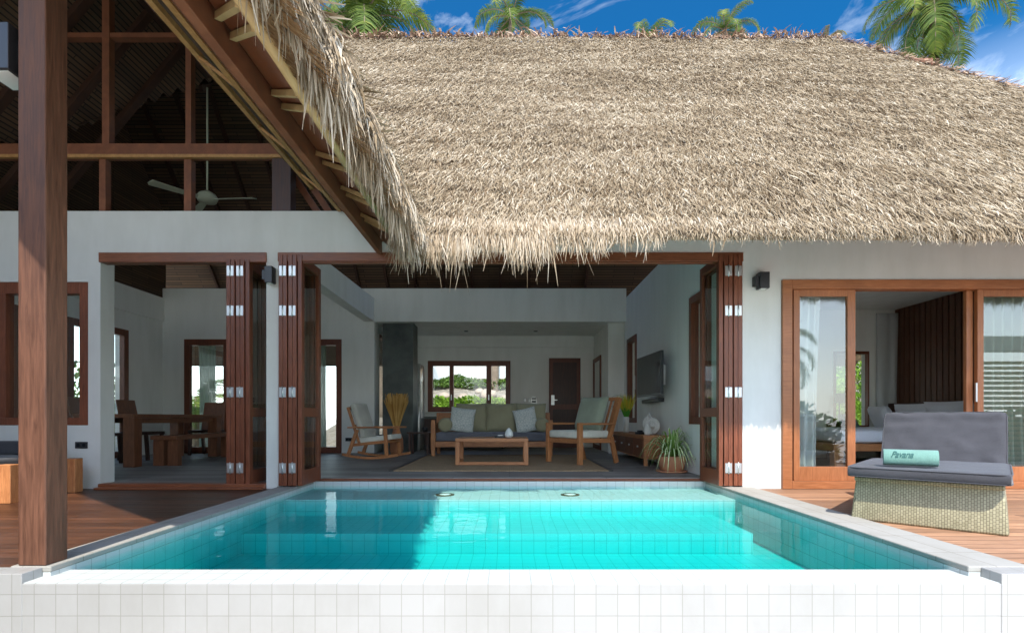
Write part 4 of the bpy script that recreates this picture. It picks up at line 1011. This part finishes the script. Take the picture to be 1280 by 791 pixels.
g = MB(); softbox(g, T(WL/2+.02,1.16,.555) @ Matrix.Rotation(math.radians(62),4,'X'), WL-.05, .52, .09, 26, .022, 5); bc = PT(t,'back_cushion',g,'grey'); piping(T(WL/2+.02,1.16,.555) @ Matrix.Rotation(math.radians(62),4,'X'), WL-.052, .518, bc)
g = MB(); Mx = T(WL/2,1.235,.525) @ Matrix.Rotation(math.radians(62),4,'X'); g.box(-WL/2+.05,WL/2-.05,-.26,.20,-.02,.02); g.v = [tuple(Mx @ Vector(v)) for v in g.v]; PT(t,'back_panel',g,'wicker',bevel=.01)
# towel
def towel():
    R1, L = .062, .31; g = MB(); n = 120; vs = []; turns = 3.6
    for i in range(n+1):
        u = i/n; a = u*turns*2*PI; rr = .008+(R1-.008)*u
        for x in np.linspace(0, L, 7): vs.append((x, rr*math.cos(a), rr*math.sin(a)+R1))
    fs = [(i*7+j,i*7+j+1,(i+1)*7+j+1,(i+1)*7+j) for i in range(n) for j in range(6)]; g.add(vs, fs, True)
    lx = Vector((1075+29, 578)); 
    p = at(1104, 583, 3.82); p.z = .382
    o = solo('rolled_towel', g, 'towel', 'rolled mint green towel with dark script lying on the grey lounger seat', 'towel', p, math.radians(-33))
    s_ = o.modifiers.new('s','SOLIDIFY'); s_.thickness = .009; s_.offset = 0
    b_ = o.modifiers.new('b','BEVEL'); b_.width = .003; b_.segments = 2; b_.limit_method = 'ANGLE'
    cu = bpy.data.curves.new('t','FONT'); cu.body = 'Pavana'; cu.size = .068; cu.shear = .45; cu.offset = .0006; cu.space_character = .92
    to = bpy.data.objects.new('t', cu); COL.objects.link(to); dg = bpy.context.evaluated_depsgraph_get(); me = bpy.data.meshes.new_from_object(to.evaluated_get(dg))
    bpy.data.objects.remove(to); g = MB(); rr = R1+.0068
    for v in me.vertices: 
        th = math.radians(-36)+ (v.co.y-.02)/rr*-1*-1
        x = .05+v.co.x*.80
        g.v.append((x, -rr*math.cos(th), R1+.008+rr*math.sin(th)+.0))
    th0 = .42
    g.v = []
    for v in me.vertices:
        th = th0+(v.co.y-.02)/rr
        g.v.append((.04+v.co.x*.74, -rr*math.cos(th), R1+rr*math.sin(th)))
    g.f = [tuple(p_.vertices) for p_ in me.polygons]; g.sm = [False]*len(g.f)
    e = obj('embroidery', g, M['ink'], o)
towel()
# bedroom furniture
t = thing('bed', 'wide wooden bed with white linen seen through the open bedroom door', 'bed', (4.45,7.25,FZ))
g = MB(); g.box(0,2.15,0,1.9,.24,.34); PT(t,'bed_frame',g,'teakh',bevel=.006)
for x in (.02,1.95):
    for y in (.02,1.78): g = MB(); g.box(x,x+.13,y,y+.11,0,.2395); PT(t,'leg',g,'teak',bevel=.005)
g = MB(); softbox(g, T(1.12,.95,.44), 2.0, 1.84, .20, 20, .02, 9); PT(t,'mattress',g,'linen')
g = MB(); g.box(2.16,2.24,-.1,2.0,0,.95); PT(t,'headboard',g,'darkwood',bevel=.006)
GP = 'white pillows at the head of the bed'
cushion('pillow','linen','white pillow at the head of the bed, nearest to the deck',6.36,7.60,.76,.70,.45,.2,PI/2+.2,-.35,.0,'pillow',GP)
cushion('pillow','linen','white pillow in the middle of the bed head',6.30,8.15,.74,.72,.45,.2,PI/2+.1,-.35,0,'pillow',GP)
cushion('pillow','linen','white pillow at the far side of the bed head, by the back window',6.20,8.78,.72,.72,.45,.2,PI/2-.3,-.4,0,'pillow',GP)
GT = 'dark teal patterned cushions on the bed'
cushion('scatter_cushion','tealp','dark teal patterned cushion at the far side of the bed below the window',5.62,8.75,.66,.50,.30,.14,PI/2-.9,-.5,0,group=GT)
cushion('scatter_cushion','tealp','dark teal patterned cushion propped on the middle pillows of the bed',5.95,8.05,.66,.50,.28,.14,PI/2-.5,-.4,0,group=GT)
t = thing('desk_lamp', 'small dark lamp standing before the green bedroom window', 'lamp', (5.62,9.0,FZ))
g = MB(); g.box(-.14,.14,-.14,.14,0,.62); PT(t,'stand',g,'darkwood',bevel=.005)
g = MB(); g.tube([(0,0,.621),(0,0,.95)], .012, 8); g.box(-.06,.06,-.06,.06,.95,1.12); PT(t,'lamp_shade',g,'black')
# curtains
def curtain(name, x0, x1, y, z0, z1, mat, lb, amp=.025, fold=.085, flare=0, axis='x', group=None):
    g = MB(); n = 90; m_ = 14; vs = []
    for j in range(m_+1):
        z = z0+(z1-z0)*j/m_; q = 1-j/m_
        for i in range(n+1):
            u = i/n; x = x0+(x1-x0)*u; ph = 2*PI*(x-x0)/fold
            xx = x+.012*math.sin(3*u*PI+z*1.3)+flare*q*(u); yy = y+amp*(1+.3*q)*math.sin(ph+.4*math.sin(z*1.2))+.01*math.sin(z*2)
            vs.append((xx, yy, z) if axis == 'x' else (yy, xx, z))
    g.add(vs, [(j*(n+1)+i,j*(n+1)+i+1,(j+1)*(n+1)+i+1,(j+1)*(n+1)+i) for j in range(m_) for i in range(n)], True)
    o = obj(name, g, M[mat]); s_ = o.modifiers.new('s','SOLIDIFY'); s_.thickness = .002
    return tag(o, lb, 'curtain', group)
curtain('curtain', 3.14,3.44,5.84,.06,2.5,'curtain','sheer white curtain gathered at the left edge of the bedroom door', flare=-.06)
curtain('curtain', 5.30,6.5,5.90,.06,2.5,'curtaing','pale green sheer curtain behind the right hand sliding pane', .03, .11)
curtain('curtain', -4.0,-3.74,10.80,.06,2.25,'curtaing','pale green curtain behind the narrow glass door left of the rocking chair', .02, .07)
curtain('curtain', -6.36,-6.0,10.80,.06,2.25,'curtaing','pale green curtain behind the dining room glass door', .02, .08)
curtain('curtain', 2.50,2.74,9.1,.06,2.5,'curtain','pale curtain hanging at the bedroom back wall', .03,.1)
curtain('curtain', 6.38,6.76,9.2,.06,2.55,'curtain','pale roman drape between the bedroom window and the dark panelling', .012,.2)

# ------------------------------------------------------------------ outside: palms, shrubs, garden wall
def palm(cx, cy, cz, nf, L, seed, lb, base_z=None, lean=(0,0), elev=(-.5,1.3), az=None, mat='palm', wind=0.0, grp='coconut palms behind the roof', stiff=1.0):
    r = np.random.default_rng(seed); t = thing('coconut_palm', lb, 'palm tree', (cx+lean[0],cy+lean[1], base_z if base_z is not None else -1), 0, grp)
    L0 = t.location; H = cz-L0.z; pts = []; rads = []
    for i in range(15):
        u = i/14; pts.append((-lean[0]*u**1.7*1.0,-lean[1]*u**1.7,H*u)); rads.append(.20-.09*u+(.10 if i == 0 else 0)+.01*(i%2))
    g = MB(); g.tube(pts, rads, 12); PT(t,'trunk',g,'trunk')
    Cn = np.array([-lean[0],-lean[1],H]); allP = []; allW = []; alR = []; rach = MB()
    for f_ in range(nf):
        a = r.uniform(0,2*PI) if az is None else r.uniform(*az); a = (f_*2.399+r.uniform(-.25,.25)) if az is None else a
        el = elev[0]+(elev[1]-elev[0])*((f_+.5)/nf)+r.uniform(-.12,.12); Lf = L*r.uniform(.85,1.08)
        d = np.array([math.cos(a),math.sin(a),0.]); K = 22; P_ = []; pos = Cn.copy(); th = el
        for i in range(K+1):
            P_.append(pos.copy()); step = Lf/K
            dv = d*math.cos(th)+np.array([wind*.5*(i/K),0,math.sin(th)]); dv /= np.linalg.norm(dv)
            pos = pos+dv*step; th -= (.055+.10*(i/K))*(1.0 if el < .4 else 1.1)/stiff
        P_ = np.array(P_); rach.tube([tuple(p) for p in P_[::3]], [.03*(1-.8*i/len(P_[::3])) for i in range(len(P_[::3]))], 5)
        nl = 74; fr = r.uniform(0,.35)
        for s_ in (-1,1):
            u = np.linspace(.06,.995,nl); idx = u*K; i0 = np.floor(idx).astype(int); i0 = np.minimum(i0, K-1); fr_ = (idx-i0)[:,None]
            B = P_[i0]*(1-fr_)+P_[i0+1]*fr_; tg = P_[i0+1]-P_[i0]; tg /= np.linalg.norm(tg,axis=1)[:,None]
            side = np.cross(tg, np.array([0,0,1.])); side /= np.linalg.norm(side,axis=1)[:,None]+1e-6; upv = np.cross(side, tg)
            ll = Lf*.20*(np.sin(PI*np.clip(u*.9+.12,0,1))**.6)*r.uniform(.8,1.1,nl)
            D = side*s_*.85+tg*.55+upv*r.uniform(-.05,.30,nl)[:,None]+np.array([wind,0,0]); D /= np.linalg.norm(D,axis=1)[:,None]
            Q1 = B+D*(ll*.4)[:,None]; Q2 = B+D*(ll*.75)[:,None]+np.array([0,0,-1])*(ll*.16)[:,None]; Q3 = B+D*ll[:,None]+np.array([0,0,-1])*(ll*.42)[:,None]
            allP.append(np.stack([B,Q1,Q2,Q3],1)); allW.append(tg*.020*Lf/3); alR.append(np.clip(r.normal(.30+fr*.9,.10,nl)+u*.15,0,1))
    PT(t,'frond_stems',rach,'trunk')
    strands('crown', np.concatenate(allP), np.concatenate(allW), (.7,1,.7,.1), np.concatenate(alR), M[mat], t)
    return t
palm(16.0,20,16.4,22,3.3,41,'big coconut palm rising behind the right end of the roof',0.2,(1.5,1),(-1.15,1.2),wind=.05)
palm(-5.0,18,14.3,30,3.5,42,'bushy coconut palm with bright green fronds beside the left thatched eave',0,(.5,.5),(-.9,1.35))
palm(.1,24,18.9,12,2.5,43,'palm with wind bent fronds above the roof ridge left of centre',1.0,(-.8,0),(-.5,1.3),wind=.45)
palm(7.0,27,19.7,12,2.3,44,'low palm just showing over the ridge right of centre',1.5,(.5,0),(.15,.9),wind=-.2)
palm(11.0,27,20.5,11,2.1,45,'ragged wind bent palm between the low palm and the big one',1.5,(-1,0),(-.3,1.3),wind=.35)
palm(19.2,32,23.4,8,1.5,46,'small dry palm tip peeping over the right end of the ridge',2,(.5,0),(-.2,1.4),mat='palmdry',wind=-.5)
palm(-9.2,15.5,.7,14,2.4,47,'young palm standing outside the dining room glass door',-1,(0,0),(-.1,1.3),grp='young palms near the ground')
def shrub(name, c, rx, ry, rz_, n, seed, lb, mat='leaf', ls=(.05,.11), grp=None, cat='shrub'):
    r = np.random.default_rng(seed); t = thing(name, lb, cat, c, 0, grp)
    q = r.normal(0,1,(n,3)); q /= np.linalg.norm(q,axis=1)[:,None]; q[:,2] = np.abs(q[:,2]); rad = r.uniform(.35,1,n)**.5
    nz = np.array([noise.noise(Vector((float(a)*2.2+seed,float(b_)*2.2,float(c_)*2.2))) for a,b_,c_ in q]); rad = rad*(1+.45*nz)
    P0 = q*rad[:,None]*np.array([rx,ry,rz_]); D = q*.6+r.normal(0,.6,(n,3))+np.array([0,0,.2]); D /= np.linalg.norm(D,axis=1)[:,None]
    L = r.uniform(*ls, n)*1.6; Wd = np.cross(D, r.normal(0,1,(n,3))); Wd /= np.linalg.norm(Wd,axis=1)[:,None]; Wd *= (L*.22)[:,None]
    strands('foliage', np.stack([P0,P0+D*(L*.5)[:,None],P0+D*L[:,None]+np.array([0,0,-1])*(L*.2)[:,None]],1), Wd, (.3,1,.1), np.clip(r.normal(.5,.2,n),0,1), M[mat], t)
    g = MB()
    for k in range(5):
        a = k*1.3; g.tube([(0,0,-.1),(rx*.3*math.cos(a),ry*.3*math.sin(a),rz_*.4),(rx*.5*math.cos(a+.3),ry*.5*math.sin(a+.3),rz_*.75)], (.03,.018,.006), 6)
    PT(t,'stems',g,'trunk'); return t
GH = 'garden shrubs on the slope behind the kitchen window'
spots = [(-2.6,19.6,.75,.42,'lime'),(-1.5,19.5,.8,.45,'lime'),(-.5,19.5,.7,.42,'lime'),(.5,19.9,.5,.30,'leaf'),(-3.3,24.2,1.1,.30,'leaf'),(-1.9,24.4,1.0,.34,'leaf'),(-.6,24.5,1.1,.40,'leaf'),(.7,24.3,1.0,.50,'lime'),(-2.6,26.2,.5,.2,'leaf'),(9.2,15.2,1.2,1.9,'lime'),(10.6,16.0,1.3,2.5,'lime'),(11.6,18.0,1.6,2.6,'leaf')]
names = ['leftmost bright green shrub close outside the kitchen window','middle bright green shrub close outside the kitchen window','right bright green shrub close outside the kitchen window','small dark shrub right of the bright ones outside the kitchen window','dark shrub on the slope behind the left kitchen pane','dark shrub on the slope behind the left half of the middle kitchen pane','dark shrub on the slope behind the right half of the middle kitchen pane','light green shrub on the slope behind the right kitchen pane','small shrub below the white garden wall','leafy shrub close outside the bedroom window','tall light green shrub outside the bedroom window','dark shrub higher up outside the bedroom window']
for i, ((x, y, rr, hh, mt), lb) in enumerate(zip(spots, names)):
    shrub('garden_shrub', (x,y,hillz(x,y) if y > 13.6 else -.9), rr, rr*.7, hh, 2600, 60+i, lb, {'lime':'limeleaf','leaf':'leaf'}[mt], (.06,.12), GH if i < 9 else 'shrubs outside the bedroom window')
g = MB()
def zh(y): return .9+(y-14.2)*.0
g.box(-7,9,27,27.3,hillz(0,27)-.6,hillz(0,27)+.80)
gw = tag(obj('garden_wall', g, M['wall']), 'long low white garden wall on the slope behind the villa', 'wall')
g = MB(); g.prism([(-7.1,0),(9.1,0),(9.1,.6),(-7.1,.6)], 26.85, 27.45); zt_ = hillz(0,27)+.801; g.v = [(a,b_,c+zt_) for a,b_,c in g.v]; obj('thatch_coping', g, M['thatchbase'], gw)
r = random.Random(4)
rk = [(-1.9,21.6,.30),(-.9,21.9,.38),(-.1,21.4,.26),(.5,21.8,.35),(-2.7,21.8,.28),(-1.3,22.9,.22)]
rl = ['second rock from the left on the garden slope','large rock in the middle of the garden slope','low rock right of the large one on the garden slope','rightmost rock on the garden slope','leftmost rock on the garden slope','smallest rock at the back of the garden slope']
for (x, y, s_), lb in zip(rk, rl):
    g = MB(); g.lathe([(.02,-.5),(.7,-.35),(1,.0),(.8,.45),(.35,.68),(.02,.72)], (0,0,0), 14)
    g.v = [tuple(Vector(v)*s_*(1+.35*noise.noise(Vector(v)*1.4+Vector((x,y,0))))) for v in g.v]
    solo('garden_rock', g, 'rock', lb, 'rock', (x,y,hillz(x,y)+.05), 0, 'rocks on the garden slope')
g = MB(); g.box(-6.75,-6.62,1.3,5.59,-.25,2.74); g.box(-6.78,-6.59,1.27,5.59,2.74,2.80)  # wall added out of view to keep side light off the porch
tag(obj('privacy_wall', g, M['wall']), 'white privacy wall closing the left side of the porch, outside the frame', 'wall')
for i, (x, y, h_) in enumerate(((-5.9,.6,3.9),(-4.3,-.1,3.8),(-3.0,-1.4,3.8),(-7.6,.9,3.9))):  # bushes added out of view to block light from the porch
    shrub('garden_hedge_bush', (x,y,-1), 1.25, 1.1, h_, 5200, 200+i, ['tall dense bush left of the photographer near the porch corner','tall dense bush just behind the photographer on the left','rounded bush behind the photographer, the nearest to the pool axis','tall dense bush beside the privacy wall'][i], 'leaf', (.12,.24), 'tall bushes in front of the porch')
for i, (x, y) in enumerate(((-10.3,7.2),(-10.8,9.6),(-9.8,12.6))):
    shrub('side_shrub', (x,y,-1), 1.5, 1.3, 2.9, 2600, 230+i, ['green shrub outside the side door of the dining room','dark shrub outside the far corner of the dining room','shrub behind the dining room seen through its glass door'][i], 'leaf', (.08,.16), 'shrubs beside the dining room')
# beach side behind the photographer (seen only in reflections)
for i in range(6):
    x = 7.5+i*3.0+r.uniform(-.6,.6); y = -7.5+r.uniform(-1,1)
    shrub('beach_shrub', (x,y,-1), 2.1, 1.3, 2.1+r.uniform(-.4,.5), 2200, 90+i, 'green beach shrub in the row seen mirrored in the bedroom glass', 'leaf', (.14,.26), 'beach shrubs facing the pool')
t = thing('bamboo_fence', 'bamboo pole fence with pale cap seen mirrored in the right hand bedroom pane', 'fence', (15,-3,-1))
for k in range(24):
    g = MB(); g.tube([(-2.6,0,.1+k*.135),(2.6,0,.1+k*.135+.02*math.sin(k*5))], .045, 8); PT(t,'pole',g,'bamboo')
for x in (-2.5,0,2.5): g = MB(); g.box(x-.06,x+.06,.05,.17,0,3.5); PT(t,'post',g,'beam')
g = MB(); g.box(-2.7,2.7,-.08,.2,3.5,3.9); PT(t,'cap',g,'wall')
for i in range(2):
    palm(6.5+i*7,-13-i*3,3.2+i,14,3.0,120+i,['low beach palm facing the bedroom doors','taller beach palm farther from the bedroom doors'][i],-1,(.5,0),(-.5,1.2),grp='beach palms facing the pool')

# ------------------------------------------------------------------ light, sky, camera
EL = math.radians(55.0)
sun = bpy.data.lights.new('sun','SUN'); sun.energy = 2.1; sun.angle = math.radians(.5); sun.color = (1,.945,.86)
so = bpy.data.objects.new('sun', sun); COL.objects.link(so); so.rotation_euler = (PI/2-EL, 0, math.radians(2)); so.location = (0,-10,12)
W = bpy.data.worlds.new('World'); S.world = W; W.use_nodes = True; nt = W.node_tree
bg = nt.nodes['Background']; sky = N(nt, 'ShaderNodeTexSky'); sky.sky_type = 'NISHITA'; sky.sun_disc = False
sky.sun_elevation = EL; sky.sun_rotation = math.radians(180); sky.air_density = 1.0; sky.dust_density = .8; sky.ozone_density = 2.0; sky.altitude = 0
hs = N(nt, 'ShaderNodeHueSaturation'); hs.inputs['Saturation'].default_value = 1.15; nt.links.new(sky.outputs[0], hs.inputs['Color'])
tc = N(nt, 'ShaderNodeTexCoord'); mp = N(nt, 'ShaderNodeMapping'); mp.inputs['Scale'].default_value = (1.6,2.2,4.0); mp.inputs['Rotation'].default_value = (0,.5,.3)
nt.links.new(tc.outputs['Generated'], mp.inputs[0]); n = noisetex(nt, mp.outputs[0], 2.1, 9, .62, .5)
cl = ramp(nt, n, [(.50,(0,0,0)),(.72,(1,1,1))]); 
sg_ = N(nt, 'ShaderNodeSeparateXYZ'); nt.links.new(tc.outputs['Generated'], sg_.inputs[0])
deep = mix(nt, 1, hs.outputs[0], ramp(nt, sg_.outputs[2], [(.05,(.95,.95,.95)),(.50,(.03,.24,.34)),(1,(.10,.30,.38))]), 'MULTIPLY')
deep = mix(nt, ramp(nt, sg_.outputs[1], [(.0,(0,0,0)),(.40,(1,1,1))]), hs.outputs[0], deep)
cm = mix(nt, math_(nt, 'MULTIPLY', cl, .50), deep, (4.2,4.6,4.9)); hz = ramp(nt, sg_.outputs[2], [(.0,(1,1,1)),(.12,(.70,.70,.70)),(.48,(0,0,0))])
n2 = noisetex(nt, mp.outputs[0], 1.3, 8, .6, .3)
cm = mix(nt, math_(nt, 'MULTIPLY', hz, math_(nt, 'ADD', .45, ramp(nt, n2, [(.35,(0,0,0)),(.6,(.5,.5,.5))]))), cm, (7.6,8.2,8.3))
nt.links.new(cm, bg.inputs['Color']); bg.inputs['Strength'].default_value = .15
cam = bpy.data.cameras.new('camera'); co = bpy.data.objects.new('camera', cam); COL.objects.link(co)
co.location = (0,0,CZ); co.rotation_euler = (PI/2,0,0); cam.sensor_width = 36; cam.lens = F/1280*36; cam.shift_x = 3/1280; cam.shift_y = 126.5/1280
cam.clip_start = .05; cam.clip_end = 2000; S.camera = co
S.view_settings.view_transform = 'Standard'; S.view_settings.look = 'None'; S.view_settings.exposure = 1.82; S.view_settings.gamma = 1
S.cycles.use_denoising = True; S.cycles.max_bounces = 12; S.cycles.diffuse_bounces = 6; S.cycles.transparent_max_bounces = 24; S.cycles.glossy_bounces = 4
S.cycles.caustics_reflective = False; S.cycles.caustics_refractive = False; S.cycles.sample_clamp_indirect = 6
